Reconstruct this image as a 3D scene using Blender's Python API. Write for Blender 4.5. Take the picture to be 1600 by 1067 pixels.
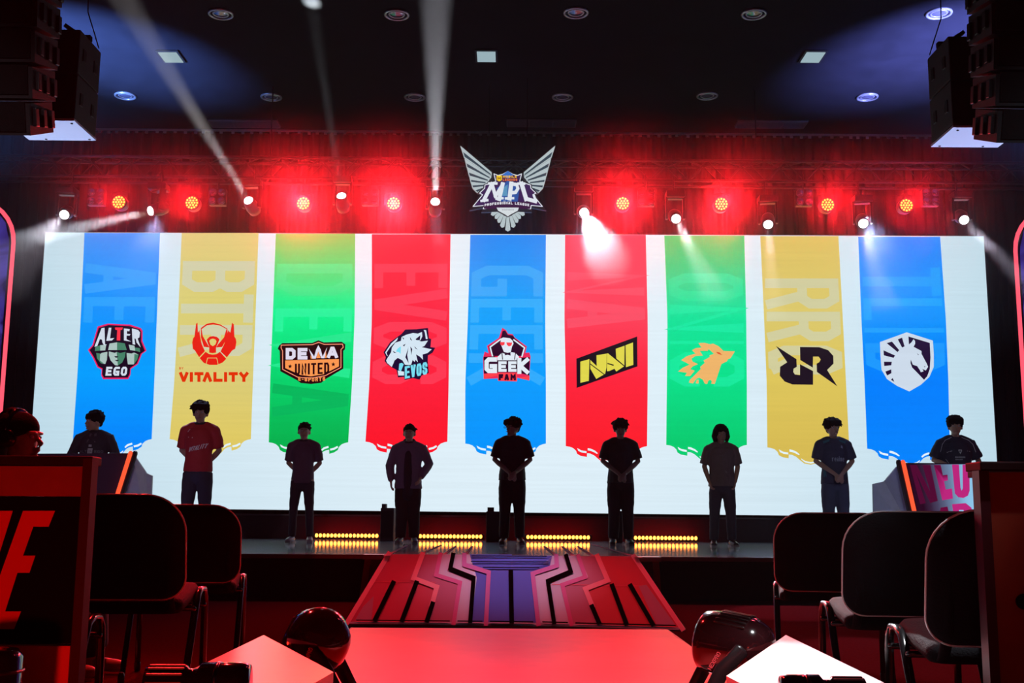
import bpy, bmesh, math, random
from mathutils import Vector, Matrix, Euler
from mathutils.geometry import tessellate_polygon
from mathutils.bvhtree import BVHTree
random.seed(7)
PI = math.pi
for o in list(bpy.data.objects): bpy.data.objects.remove(o)
SC = bpy.context.scene
COL = SC.collection

# ------------------------------------------------------------------ camera
F, CX, CY = 1764.0, 800.0, 533.5
PITCH, ROLL, EYE = math.radians(8.8), 0.0076, Vector((0, 0, 0.80))
r0 = Vector((1, 0, 0)); fwd = Vector((0, math.cos(PITCH), math.sin(PITCH))); u0 = Vector((0, -math.sin(PITCH), math.cos(PITCH)))
rt = r0 * math.cos(ROLL) + u0 * math.sin(ROLL); up = -r0 * math.sin(ROLL) + u0 * math.cos(ROLL)
cd = bpy.data.cameras.new('camera'); cam = bpy.data.objects.new('camera', cd); COL.objects.link(cam)
cd.sensor_width = 36.0; cd.lens = F * 36.0 / 1600.0; cd.clip_start = 0.05; cd.clip_end = 200
m = Matrix.Identity(4)
for i in range(3): m[i][0] = rt[i]; m[i][1] = up[i]; m[i][2] = -fwd[i]; m[i][3] = EYE[i]
cam.matrix_world = m
SC.camera = cam
SC.view_settings.view_transform = 'Standard'; SC.view_settings.look = 'None'
SC.view_settings.exposure = 0.0; SC.view_settings.gamma = 1.0; SC.view_settings.use_curve_mapping = False

# ------------------------------------------------------------------ world and room lights
w = bpy.data.worlds.new('world'); SC.world = w; w.use_nodes = True
w.node_tree.nodes['Background'].inputs[0].default_value = (0.002, 0.001, 0.006, 1); w.node_tree.nodes['Background'].inputs[1].default_value = 1.0
STG_Z = .42
HAZE, HAZE_UP, HAZE_G = 0.0004, 0.0125, 0.80

def spot(name, loc, target, power, color, angle, blend=0.3, radius=0.05):
    l = bpy.data.lights.new(name, 'SPOT'); l.energy = power; l.color = color; l.spot_size = math.radians(angle); l.spot_blend = blend
    l.shadow_soft_size = radius
    o = bpy.data.objects.new(name, l); COL.objects.link(o); o.location = loc
    o.rotation_euler = (Vector(target) - Vector(loc)).to_track_quat('-Z', 'Y').to_euler(); return o
def area(name, loc, target, power, color, sx, sy, spread=180):
    l = bpy.data.lights.new(name, 'AREA'); l.energy = power; l.color = color; l.shape = 'RECTANGLE'; l.size = sx; l.size_y = sy; l.spread = math.radians(spread)
    o = bpy.data.objects.new(name, l); COL.objects.link(o); o.location = loc
    o.rotation_euler = (Vector(target) - Vector(loc)).to_track_quat('-Z', 'Y').to_euler(); return o

# added front fills that brighten the people on stage, blue washes on the ceiling
spot('front_fill_left', (-3.5, -2.0, 5.5), (-5.2, 15.2, 1.8), 1000, (1.0, .72, .8), 16, .8, .1)
spot('front_fill_right', (3.5, -2.0, 5.5), (5.4, 15.2, 1.6), 1100, (.75, .85, 1.0), 16, .8, .1)
spot('blue_wash_left', (-8.6, 12.0, 3.2), (-6.2, 15.6, 7.48), 42000, (.16, .34, 1.0), 31, 1.0, .05)
spot('blue_wash_right', (8.6, 11.6, 3.2), (6.4, 15.2, 7.48), 50000, (.24, .30, 1.0), 34, 1.0, .05)
spot('speaker_fill_left', (-5.6, 12.6, .9), (-4.3, 10.3, 4.39), 900, (.55, .66, 1.0), 16, .6, .05)  # added spots that brighten the pale undersides of the speakers
spot('speaker_fill_right', (5.6, 12.6, .9), (4.3, 10.3, 4.39), 900, (.55, .62, 1.0), 16, .6, .05)
spot('plinth_white_fill', (2.6, 2.2, 5.2), (.90, 3.6, .36), 1800, (.92, .97, 1.0), 14, .5, .05)  # extra spot added to whiten the right plinth, beside the truss beam
spot('red_desk_light_left', (-0.8, 0.7, .35), (-1.75, 2.95, .25), 80, (1.0, .03, .015), 75, .8, .05)
spot('red_desk_light_right', (0.7, 0.2, 1.0), (1.55, 2.95, .55), 9, (1.0, .05, .03), 70, .8, .05)
spot('front_fill_centre', (1.5, -2.0, 5.5), (2.9, 15.4, 1.4), 600, (1.0, .88, .85), 9, .9, .1)  # more added fill, for the people nearer the centre
spot('front_fill_inner', (-1.5, -2.0, 5.5), (-2.2, 15.8, 1.5), 700, (1.0, .55, .8), 10, .9, .1)
for sx in (-1.2, 1.12): spot('ramp_white_light', (sx, 16.55, 5.45), (0, 10.2, .25), 2100, (.60, .70, 1.0), 13, .9, .08)
for sx in (-1, 1): spot('deck_fill', (sx * 5.4, 16.6, 5.3), (sx * 4.4, 12.3, STG_Z), 3200, (.50, .58, 1.0), 46, .9, .08)  # added cool spots standing in for the bluish sheen of the deck
spot('red_fill_left', (-2.6, 7.4, 5.2), (-1.8, 3.8, 0.2), 700, (1.0, .02, .02), 62, .8, .1)
spot('red_fill_right', (3.4, 8.4, 5.2), (2.2, 4.2, 0.2), 40, (1.0, .06, .10), 62, .8, .1)

# ------------------------------------------------------------------ pixel rays (for measuring)
def ray(px, py):
    return (fwd + rt * ((px - CX) / F) + up * ((CY - py) / F)).normalized()
def hit(px, py, o, n):
    d = ray(px, py); o = Vector(o); n = Vector(n)
    return EYE + d * ((o - EYE).dot(n) / d.dot(n))
def at_y(px, py, Y): return hit(px, py, (0, Y, 0), (0, 1, 0))
def at_z(px, py, Z): return hit(px, py, (0, 0, Z), (0, 0, 1))

# ------------------------------------------------------------------ materials
def lin(c):
    return tuple(((v / 255) / 12.92 if v / 255 <= .04045 else ((v / 255 + .055) / 1.055) ** 2.4) for v in c[:3])
MATS = {}
def mat(name, color=(.5, .5, .5), rough=.5, metal=0., spec=.5, noise=None, bump=0., coat=0., nscale=20):
    if name in MATS: return MATS[name]
    M = bpy.data.materials.new(name); M.use_nodes = True; nt = M.node_tree; b = nt.nodes['Principled BSDF']
    b.inputs['Base Color'].default_value = (*color, 1); b.inputs['Roughness'].default_value = rough
    b.inputs['Metallic'].default_value = metal; b.inputs['Specular IOR Level'].default_value = spec; b.inputs['Coat Weight'].default_value = coat
    tc = nt.nodes.new('ShaderNodeTexCoord'); nz = nt.nodes.new('ShaderNodeTexNoise'); nz.inputs['Scale'].default_value = nscale
    nz.inputs['Detail'].default_value = 4
    nt.links.new(tc.outputs['Object'], nz.inputs['Vector'])
    a = .12 if noise is None else noise
    mx = nt.nodes.new('ShaderNodeMix'); mx.data_type = 'RGBA'; mx.blend_type = 'MIX'
    mx.inputs['A'].default_value = (*[v * (1 - a) for v in color], 1); mx.inputs['B'].default_value = (*[min(1, v * (1 + a)) for v in color], 1)
    nt.links.new(nz.outputs['Fac'], mx.inputs['Factor']); nt.links.new(mx.outputs['Result'], b.inputs['Base Color'])
    if bump:
        bp = nt.nodes.new('ShaderNodeBump'); bp.inputs['Strength'].default_value = bump; bp.inputs['Distance'].default_value = .01
        nt.links.new(nz.outputs['Fac'], bp.inputs['Height']); nt.links.new(bp.outputs['Normal'], b.inputs['Normal'])
    MATS[name] = M; return M
def emis(name, color, strength=1.0):
    if name in MATS: return MATS[name]
    M = bpy.data.materials.new(name); M.use_nodes = True; nt = M.node_tree; nt.nodes.clear()
    e = nt.nodes.new('ShaderNodeEmission'); o = nt.nodes.new('ShaderNodeOutputMaterial')
    e.inputs[0].default_value = (*color, 1); e.inputs[1].default_value = strength; nt.links.new(e.outputs[0], o.inputs[0])
    MATS[name] = M; return M
def attr_emis(name, strength=1.0, scan=False):
    if name in MATS: return MATS[name]
    M = bpy.data.materials.new(name); M.use_nodes = True; nt = M.node_tree; nt.nodes.clear()
    e = nt.nodes.new('ShaderNodeEmission'); o = nt.nodes.new('ShaderNodeOutputMaterial'); a = nt.nodes.new('ShaderNodeAttribute'); a.attribute_name = 'Col'
    e.inputs[1].default_value = strength; nt.links.new(a.outputs['Color'], e.inputs[0])
    if scan:   # faint rows of diodes
        tc = nt.nodes.new('ShaderNodeNewGeometry'); nz = nt.nodes.new('ShaderNodeTexNoise'); mp = nt.nodes.new('ShaderNodeMapping')
        mp.inputs['Scale'].default_value = (.25, .25, 14); nz.inputs['Scale'].default_value = 1.5; nz.inputs['Detail'].default_value = 3
        mr = nt.nodes.new('ShaderNodeMapRange'); mr.inputs['To Min'].default_value = strength * .93; mr.inputs['To Max'].default_value = strength * 1.06
        nt.links.new(tc.outputs['Position'], mp.inputs['Vector']); nt.links.new(mp.outputs[0], nz.inputs['Vector']); nt.links.new(nz.outputs['Fac'], mr.inputs['Value'])
        nt.links.new(mr.outputs['Result'], e.inputs[1])
    nt.links.new(e.outputs[0], o.inputs[0]); MATS[name] = M; return M
def attr_print(name, rough=.4, coat=0.):
    if name in MATS: return MATS[name]
    M = bpy.data.materials.new(name); M.use_nodes = True; nt = M.node_tree; nt.nodes.clear()
    a = nt.nodes.new('ShaderNodeAttribute'); a.attribute_name = 'Col'; d = nt.nodes.new('ShaderNodeBsdfDiffuse'); o = nt.nodes.new('ShaderNodeOutputMaterial')
    nt.links.new(a.outputs['Color'], d.inputs['Color']); nt.links.new(d.outputs[0], o.inputs[0]); d.inputs['Roughness'].default_value = rough * .3
    MATS[name] = M; return M

# ------------------------------------------------------------------ object helpers
MW = {}
def link(o): COL.objects.link(o); return o
def tag(o, label=None, cat=None, group=None, kind=None):
    if label: o['label'] = label
    if cat: o['category'] = cat
    if group: o['group'] = group
    if kind: o['kind'] = kind
    return o
def thing(name, label, cat, loc=(0, 0, 0), rotz=0, group=None, scale=1):
    o = link(bpy.data.objects.new(name, None)); o.location = loc; o.rotation_euler = (0, 0, rotz); o.scale = (scale,) * 3
    o.empty_display_size = .1
    MW[o.name] = Matrix.Translation(loc) @ Matrix.Rotation(rotz, 4, 'Z') @ Matrix.Scale(scale, 4)
    return tag(o, label, cat, group)
def obj(name, bm, material, parent=None, smooth=False, world=False, loc=None):
    if world and parent is not None:
        bm.transform(MW[parent.name].inverted())
    me = bpy.data.meshes.new(name); bm.to_mesh(me); bm.free()
    for M in (material if isinstance(material, (list, tuple)) else [material]): me.materials.append(M)
    if smooth:
        for p in me.polygons: p.use_smooth = True
    o = link(bpy.data.objects.new(name, me))
    if parent is not None:
        o.parent = parent
        MW[o.name] = MW[parent.name].copy()
    else: MW[o.name] = Matrix.Identity(4)
    return o
def box(bm, c, s, rot=None, bevel=0):
    r = bmesh.ops.create_cube(bm, size=1.0); vs = r['verts']
    M = Matrix.Translation(c) @ (rot.to_4x4() if rot is not None else Matrix.Identity(4)) @ Matrix.Diagonal((*s, 1))
    bmesh.ops.transform(bm, matrix=M, verts=vs)
    if bevel:
        es = list({e for v in vs for e in v.link_edges})
        bmesh.ops.bevel(bm, geom=es, offset=bevel, segments=2, affect='EDGES', profile=.6)
    return vs
def frame(d, side=None):
    d = d.normalized()
    if side is None: side = Vector((1, 0, 0)) if abs(d.x) < .8 else Vector((0, 1, 0))
    s = (side - d * side.dot(d))
    if s.length < 1e-5: s = Vector((0, 1, 0)) - d * d.y
    s.normalize(); return s, d.cross(s)
def tube(bm, pts, rad, seg=12, side=None, cap=True, closed=False, rnd=True):
    """rounded tube through pts; rad: number or (a, b) for each point"""
    pts = [Vector(p) for p in pts]
    if not isinstance(rad, (list,)): rad = [rad] * len(pts)
    rad = [(r, r) if not isinstance(r, tuple) else r for r in rad]
    rings = []
    n = len(pts)
    def T(i):
        if closed: return (pts[(i + 1) % n] - pts[i - 1])
        if i == 0: return pts[1] - pts[0]
        if i == n - 1: return pts[-1] - pts[-2]
        return (pts[i + 1] - pts[i]).normalized() + (pts[i] - pts[i - 1]).normalized()
    L = []
    for i in range(n): L.append((pts[i], rad[i], T(i).normalized()))
    if rnd and not closed:
        a, ra, ta = L[0]; b, rb, tb = L[-1]
        h0 = min(ra); h1 = min(rb)
        L = [(a - ta * h0 * .94, (ra[0] * .34, ra[1] * .34), ta), (a - ta * h0 * .7, (ra[0] * .72, ra[1] * .72), ta)] + L + \
            [(b + tb * h1 * .7, (rb[0] * .72, rb[1] * .72), tb), (b + tb * h1 * .94, (rb[0] * .34, rb[1] * .34), tb)]
    ps = side
    for (p, r, t) in L:
        s, u = frame(t, ps)
        if side is None: ps = s
        rings.append([bm.verts.new(p + s * (math.cos(2 * PI * k / seg) * r[0]) + u * (math.sin(2 * PI * k / seg) * r[1])) for k in range(seg)])
    m = len(rings)
    for i in range(m if closed else m - 1):
        A, B = rings[i], rings[(i + 1) % m]
        for k in range(seg):
            bm.faces.new((A[k], A[(k + 1) % seg], B[(k + 1) % seg], B[k]))
    if not closed and cap:
        bm.faces.new(list(reversed(rings[0]))); bm.faces.new(rings[-1])
def ball(bm, c, r, sub=2, rot=None):
    rr = bmesh.ops.create_icosphere(bm, subdivisions=sub, radius=1.0)
    s = r if isinstance(r, tuple) else (r, r, r)
    bmesh.ops.transform(bm, matrix=Matrix.Translation(c) @ (rot.to_4x4() if rot is not None else Matrix.Identity(4)) @ Matrix.Diagonal((*s, 1)), verts=rr['verts'])
def lathe(bm, prof, seg=24, M=None, cap=True):
    """prof: (radius, height) along local Z"""
    M = M or Matrix.Identity(4); rings = []
    for r, z in prof:
        rings.append([bm.verts.new(M @ Vector((math.cos(2 * PI * k / seg) * r, math.sin(2 * PI * k / seg) * r, z))) for k in range(seg)])
    for A, B in zip(rings, rings[1:]):
        for k in range(seg): bm.faces.new((A[k], A[(k + 1) % seg], B[(k + 1) % seg], B[k]))
    if cap: bm.faces.new(list(reversed(rings[0]))); bm.faces.new(rings[-1])
def prism(bm, pts, off):
    """closed plate: outline pts (Vectors), thickness vector off"""
    a = [bm.verts.new(p) for p in pts]; b = [bm.verts.new(Vector(p) + off) for p in pts]
    for t in tessellate_polygon([[Vector(p) for p in pts]]):
        try: bm.faces.new([a[i] for i in t]); bm.faces.new([b[i] for i in reversed(t)])
        except ValueError: pass
    n = len(pts)
    for i in range(n): bm.faces.new((a[i], b[i], b[(i + 1) % n], a[(i + 1) % n]))
    bmesh.ops.recalc_face_normals(bm, faces=bm.faces)
def remeshed(name, bm, voxel, material, parent, smooth_it=3, wrinkle=0, wscale=.12):
    me = bpy.data.meshes.new(name); bm.to_mesh(me); bm.free(); t = link(bpy.data.objects.new(name, me))
    md = t.modifiers.new('r', 'REMESH'); md.mode = 'VOXEL'; md.voxel_size = voxel
    if smooth_it: sm = t.modifiers.new('s', 'SMOOTH'); sm.iterations = smooth_it; sm.factor = .5
    if wrinkle:
        tx = bpy.data.textures.get('folds') or bpy.data.textures.new('folds', 'CLOUDS'); tx.noise_scale = wscale
        dp = t.modifiers.new('d', 'DISPLACE'); dp.texture = tx; dp.strength = wrinkle; dp.mid_level = .5
    dg = bpy.context.evaluated_depsgraph_get(); dg.update()
    out = bpy.data.meshes.new_from_object(t.evaluated_get(dg)); bpy.data.objects.remove(t); bpy.data.meshes.remove(me)
    out.name = name; out.materials.clear(); out.materials.append(material)
    for p in out.polygons: p.use_smooth = True
    o = link(bpy.data.objects.new(name, out))
    if parent is not None: o.parent = parent; MW[o.name] = MW[parent.name].copy()
    return o
def copy_tree(o, parent=None):
    c = o.copy(); link(c); c.parent = parent
    for ch in list(o.children): copy_tree(ch, c)
    return c

# flat graphics: polygons in the pixels of the photograph, put on a real plane
class Flat:
    def __init__(self, o, n, off=.004):
        self.o = Vector(o); self.n = Vector(n).normalized()
        if self.n.dot(EYE - self.o) < 0: self.n = -self.n
        self.off = off; self.q = []; self.tf = lambda x, y: (x, y); self.layer = 1
    def crop(self, x0, y0, sc): self.tf = lambda x, y: (x0 + x / sc, y0 + y / sc)
    def poly(self, pts, col, layer=None, cols=None):
        L = layer if layer is not None else self.layer
        P = [hit(*self.tf(*p), self.o + self.n * (self.off * L), self.n) for p in pts]
        self.q.append((P, [lin(c) for c in cols] if cols else [lin(col)] * len(P)))
    def line(self, pts, w, col, layer=None, closed=False):
        for q in stroke(pts, w, closed): self.poly(q, col, layer)
    def disc(self, x, y, r, col, layer=None, n=20, ry=None):
        self.poly([(x + r * math.cos(2 * PI * k / n), y + (ry or r) * math.sin(2 * PI * k / n)) for k in range(n)], col, layer)
    def text(self, s, x0, y0, x1, y1, w, col, layer=None, gap=.35, slant=0, arc=0, rise=0):
        n = len(s); tw = sum(WID.get(c, 1) for c in s) + gap * (n - 1); u = (x1 - x0) / tw; x = x0
        for c in s:
            cw = WID.get(c, 1) * u
            def mp(a, b, x=x, cw=cw):
                X = x + w / 2 + a * (cw - w); Y = y1 - w / 2 - b * (y1 - y0 - w); t = (X - (x0 + x1) / 2) / max(1e-6, (x1 - x0) / 2)
                return (X + slant * (b), Y + arc * (t * t) + rise * t)
            if c != ' ':
                for st in GL.get(c, []):
                    pts = [mp(*p) for p in st]; cl = pts[0] == pts[-1] and len(pts) > 3
                    self.line(pts[:-1] if cl else pts, w, col, layer, cl)
            x += cw + gap * u
    def build(self, name, material, parent=None):
        bm = bmesh.new(); cl = bm.loops.layers.float_color.new('Col')
        for P, C in self.q:
            vs = [bm.verts.new(p) for p in P]
            tri = tessellate_polygon([P]) if len(P) > 4 else ([(0, 1, 2)] if len(P) == 3 else [(0, 1, 2, 3)])
            if len(P) == 4 and self._concave(P): tri = tessellate_polygon([P])
            for t in tri:
                try: f = bm.faces.new([vs[i] for i in t])
                except ValueError: continue
                f.normal_update()
                if f.normal.dot(self.n) < 0: f.normal_flip()
                for lp in f.loops:
                    i = vs.index(lp.vert); lp[cl] = (*C[i], 1)
        return obj(name, bm, material, parent, world=parent is not None)
    def _concave(self, P):
        s = [(P[(i + 1) % 4] - P[i]).cross(P[(i + 2) % 4] - P[(i + 1) % 4]).dot(self.n) for i in range(4)]
        return not (all(v >= 0 for v in s) or all(v <= 0 for v in s))

def stroke(pts, w, closed=False):
    pts = [Vector((p[0], p[1])) for p in pts]; n = len(pts); offs = []
    for i in range(n):
        a = pts[i - 1] if (i > 0 or closed) else None; b = pts[(i + 1) % n] if (i < n - 1 or closed) else None
        d1 = (pts[i] - a).normalized() if a is not None else None; d2 = (b - pts[i]).normalized() if b is not None else None
        if d1 is None: d1 = d2
        if d2 is None: d2 = d1
        n1 = Vector((-d1.y, d1.x)); n2 = Vector((-d2.y, d2.x)); mm = n1 + n2
        if mm.length < .2: mm = n1
        mm.normalize(); k = min(2.2, 1 / max(.3, mm.dot(n1))); offs.append(mm * (w / 2 * k))
    out = []
    for i in range(n if closed else n - 1):
        j = (i + 1) % n; a, b = pts[i].copy(), pts[j].copy(); d = (b - a).normalized() * w / 2
        if not closed and i == 0: a -= d
        if not closed and j == n - 1: b += d
        out.append([tuple(a + offs[i]), tuple(b + offs[j]), tuple(b - offs[j]), tuple(a - offs[i])])
    return out
O_ = [(.25, 0), (0, .18), (0, .82), (.25, 1), (.75, 1), (1, .82), (1, .18), (.75, 0), (.25, 0)]
GL = {'A': [[(0, 0), (.42, 1), (.58, 1), (1, 0)], [(.2, .3), (.8, .3)]],
      'B': [[(0, 0), (0, 1), (.75, 1), (1, .86), (1, .66), (.8, .53), (0, .53)], [(.8, .53), (1, .4), (1, .14), (.75, 0), (0, 0)]],
      'C': [[(1, .68), (1, .82), (.75, 1), (.25, 1), (0, .82), (0, .18), (.25, 0), (.75, 0), (1, .18), (1, .32)]],
      'D': [[(0, 0), (0, 1), (.7, 1), (1, .8), (1, .2), (.7, 0), (0, 0)]],
      'E': [[(1, 1), (0, 1), (0, 0), (1, 0)], [(0, .5), (.85, .5)]],
      'F': [[(1, 1), (0, 1), (0, 0)], [(0, .5), (.85, .5)]],
      'G': [[(1, 1), (.25, 1), (0, .82), (0, .18), (.25, 0), (1, 0), (1, .42), (.62, .42)]],
      'H': [[(0, 0), (0, 1)], [(1, 0), (1, 1)], [(0, .5), (1, .5)]],
      'I': [[(.5, 0), (.5, 1)]],
      'K': [[(0, 0), (0, 1)], [(1, 1), (.1, .5), (1, 0)]],
      'L': [[(0, 1), (0, 0), (1, 0)]],
      'M': [[(0, 0), (0, 1), (.5, .35), (1, 1), (1, 0)]],
      'N': [[(0, 0), (0, 1), (1, 0), (1, 1)]],
      'O': [O_], 'Q': [O_, [(.6, .25), (.93, .04)]],
      'P': [[(0, 0), (0, 1), (.75, 1), (1, .86), (1, .6), (.75, .45), (0, .45)]],
      'R': [[(0, 0), (0, 1), (.75, 1), (1, .86), (1, .62), (.75, .5), (0, .5)], [(.6, .5), (1, 0)]],
      'S': [[(1, .75), (1, .85), (.75, 1), (.25, 1), (0, .85), (0, .65), (.2, .53), (.8, .47), (1, .35), (1, .15), (.75, 0), (.25, 0), (0, .15), (0, .25)]],
      'T': [[(0, 1), (1, 1)], [(.5, 1), (.5, 0)]],
      'U': [[(0, 1), (0, .18), (.25, 0), (.75, 0), (1, .18), (1, 1)]],
      'V': [[(0, 1), (.45, 0), (.55, 0), (1, 1)]],
      'W': [[(0, 1), (.22, 0), (.5, .75), (.78, 0), (1, 1)]],
      'X': [[(0, 0), (1, 1)], [(0, 1), (1, 0)]],
      'Y': [[(0, 1), (.5, .45), (1, 1)], [(.5, .45), (.5, 0)]],
      '-': [[(.1, .45), (.9, .45)]], '^': [[(0, 0), (.45, 1), (.55, 1), (1, 0)]],
      'r': [[(0, 0), (0, .65)], [(0, .5), (.4, .65), (.9, .65)]], 'e': [[(0, .35), (1, .35), (1, .5), (.75, .65), (.25, .65), (0, .5), (0, .15), (.25, 0), (.9, 0)]],
      'a': [[(.1, .65), (.8, .65), (1, .5), (1, 0), (.2, 0), (0, .12), (0, .25), (.2, .35), (1, .35)]], 'l': [[(.5, 0), (.5, 1)]],
      'm': [[(0, 0), (0, .65), (.5, .65), (.5, 0)], [(.5, .65), (.9, .65), (1, .55), (1, 0)]]}
WID = {'I': .35, 'l': .35, 'M': 1.25, 'W': 1.4, 'm': 1.3, '-': .7, ' ': .5}

# ------------------------------------------------------------------ key distances
STG = 0.42                      # stage height
Y_FRONT, Y_SCR, Y_BACK = 11.2, 18.6, 19.2
Z_CEIL = 7.48
# shared materials
black_cloth = mat('black_cloth', (.012, .010, .014), .9, bump=.4, nscale=60)
black_metal = mat('black_metal', (.012, .012, .014), .38, .4, bump=.05)
black_plastic = mat('black_plastic', (.014, .013, .014), .32)
chrome = mat('chrome', (.55, .55, .58), .2, 1.0)
glossblack = mat('gloss_black', (.01, .008, .01), .12, 0, .6, coat=.5)
white_gloss = mat('white_gloss', (.78, .78, .80), .25, noise=.03)

# ================================================================== THE ROOM
def slab(name, c, s, M, kind='structure'):
    bm = bmesh.new(); box(bm, c, s); o = obj(name, bm, M); o['kind'] = kind; return o
floor_m = mat('floor_carpet', (.060, .003, .005), 1.0, 0, .0, noise=.35, bump=.5, nscale=45)
slab('floor', (0, 9, -.05), (22, 26, .1), floor_m)
ceil_m = mat('ceiling_black', (.009, .0085, .013), .8, 0, .08, noise=.4, bump=.3, nscale=3)
slab('ceiling', (0, 7.8, Z_CEIL + .05), (22, 23.2, .1), ceil_m)
slab('wall_left', (-10.9, 9, 4.5), (.2, 26, 9), mat('wall_dark', (.02, .015, .03), .8))
slab('wall_right', (10.9, 9, 4.5), (.2, 26, 9), MATS['wall_dark'])
slab('wall_back', (0, 19.75, 4.5), (22, .1, 9), MATS['wall_dark'])
slab('wall_rear', (0, -3.8, 4.5), (22, .1, 9), MATS['wall_dark'])
# drape with vertical folds behind the screen
bm = bmesh.new(); N = 900; rows = []
for zz in (STG, 3.0, Z_CEIL):
    rows.append([bm.verts.new((-10.7 + 21.4 * i / N, Y_BACK + .06 * math.sin(i * .85) + .03 * math.sin(i * .31 + zz), zz)) for i in range(N + 1)])
for A, B in zip(rows, rows[1:]):
    for i in range(N): bm.faces.new((A[i], A[i + 1], B[i + 1], B[i]))
d = obj('stage_drape', bm, mat('drape', (.014, .009, .014), .9, 0, .2), smooth=True)
tag(d, 'black folded curtain hanging from the ceiling behind the bright screen', 'curtain')
# curtain rail with hooks along the ceiling edge
t = thing('curtain_track', 'thin pale curtain rail with hooks along the back edge of the ceiling', 'curtain rail', (0, Y_BACK - .25, Z_CEIL))
bm = bmesh.new(); box(bm, (0, 0, -.05), (21.2, .04, .03)); obj('rail', bm, mat('rail_metal', (.5, .5, .5), .35, .6), t)
hk = None
for i in range(120):
    x = -9.9 + i * .166
    if hk is None:
        bm = bmesh.new(); box(bm, (0, 0, -.09), (.05, .02, .04)); hk = obj('hook', bm, MATS['rail_metal'], t); hk.location = (x, 0, 0)
    else:
        c = hk.copy(); link(c); c.location = (x + random.uniform(-.03, .03), 0, random.uniform(-.01, .01))
for i in range(3): pass

# ------------------------------------------------------------------ stage
t = thing('stage_platform', 'wide black stage with a glossy reflective deck below the screen', 'stage', (0, Y_FRONT, 0))
bm = bmesh.new(); box(bm, (0, 3.9, STG - .02), (21, 7.8, .04))
deck_m = mat('deck_gloss', (.34, .36, .58), .36, 0, .9, noise=.25, coat=1.0, nscale=2); deck_m.node_tree.nodes['Principled BSDF'].inputs['Coat Roughness'].default_value = .06
obj('deck', bm, deck_m, t)
bm = bmesh.new(); box(bm, (0, 3.95, (STG - .04) / 2), (20.9, 7.7, STG - .04)); obj('fascia', bm, black_cloth, t)
bm = bmesh.new(); box(bm, (0, .005, STG - .02), (21, .012, .035)); obj('edge_trim', bm, mat('edge_alu', (.25, .25, .3), .35, .8), t)
# riser under the screen
zb = .815
t = thing('screen_riser', 'long black riser carrying the wide screen at the back of the stage', 'riser', (0, 18.35, STG))
bm = bmesh.new(); box(bm, (0, .3, (zb - STG) / 2 - .02), (17, .7, zb - STG - .04)); obj('riser_front', bm, black_cloth, t)
bm = bmesh.new(); box(bm, (0, .3, zb - STG - .02), (17, .72, .03)); obj('riser_top', bm, black_plastic, t)

# ================================================================== LED SCREEN
ang = .0157
S_O = Vector((0, Y_SCR, 0)); S_N = Vector((-math.sin(ang), -math.cos(ang), 0))
scrT = thing('led_screen', 'very wide bright white video wall showing nine team banners', 'screen', (0, Y_SCR, zb))
fl = Flat(S_O, S_N)
tl, tr, br, bl = (71, 363), (1537, 369), (1563, 809), (41, 792)
edge = lambda a, b, t: (a[0] + (b[0] - a[0]) * t, a[1] + (b[1] - a[1]) * t)
NX, NY = 24, 10
def scrcol(u, v):  # dimming by viewing angle is put into the screen colour
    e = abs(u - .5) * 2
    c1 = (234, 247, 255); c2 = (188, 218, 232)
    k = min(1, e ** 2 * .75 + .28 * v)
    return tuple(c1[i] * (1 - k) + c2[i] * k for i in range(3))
for j in range(NY):
    for i in range(NX):
        q = []; cc = []
        for (a, b) in ((i, j), (i + 1, j), (i + 1, j + 1), (i, j + 1)):
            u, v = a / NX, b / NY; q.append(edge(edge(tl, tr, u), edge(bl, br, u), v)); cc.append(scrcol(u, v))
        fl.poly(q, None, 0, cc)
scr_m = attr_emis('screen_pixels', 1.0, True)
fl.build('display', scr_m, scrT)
# screen casing
bm = bmesh.new()
P = [hit(p[0], p[1], S_O, S_N) for p in ((tl[0] - 1.5, tl[1] - 1.5), (tr[0] + 1.5, tr[1] - 1.5), (br[0] + 1.5, br[1] + 1), (bl[0] - 1.5, bl[1] + 1))]
prism(bm, [p - S_N * .006 for p in P], -S_N * .12)
obj('casing', bm, mat('casing', (.10, .08, .07), .5), scrT, world=True)

BAN = [  # left edge, right edge (x at y = top, 500, 600, bottom), top y, bottom y, colours top/mid/low
    (((132, 126, 120, 114), (250, 245, 241, 237)), 364, 686, ((60, 150, 255), (0, 146, 255), (0, 160, 255), (0, 136, 255))),
    (((284, 278, 272, 265), (404, 399, 395, 392)), 364, 686, ((226, 208, 132), (221, 208, 116), (219, 205, 122), (224, 202, 100))),
    (((431, 426, 422, 420), (555, 554, 550, 544)), 365, 691, ((70, 205, 100), (0, 246, 150), (0, 214, 112), (0, 178, 78))),
    (((581, 581, 577, 571), (704, 702, 701, 699)), 366, 690, ((255, 45, 62), (255, 38, 66), (255, 34, 62), (255, 24, 44))),
    (((735, 731, 727, 727), (853, 852, 853, 853)), 367, 693, ((42, 142, 250), (10, 164, 255), (6, 158, 255), (0, 150, 255))),
    (((883, 882, 884, 884), (1009, 1012, 1012, 1011)), 367, 697, ((255, 70, 92), (255, 66, 92), (255, 38, 62), (255, 30, 44))),
    (((1038, 1043, 1042, 1041), (1163, 1166, 1167, 1167)), 368, 695, ((0, 205, 112), (0, 228, 158), (0, 226, 142), (0, 204, 112))),
    (((1188, 1194, 1198, 1199), (1310, 1317, 1322, 1327)), 369, 699, ((224, 198, 104), (222, 202, 108), (222, 198, 92), (216, 188, 84))),
    (((1341, 1346, 1351, 1355), (1469, 1478, 1482, 1484)), 370, 701, ((0, 140, 255), (0, 150, 255), (0, 128, 255), (0, 132, 255)))]
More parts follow.
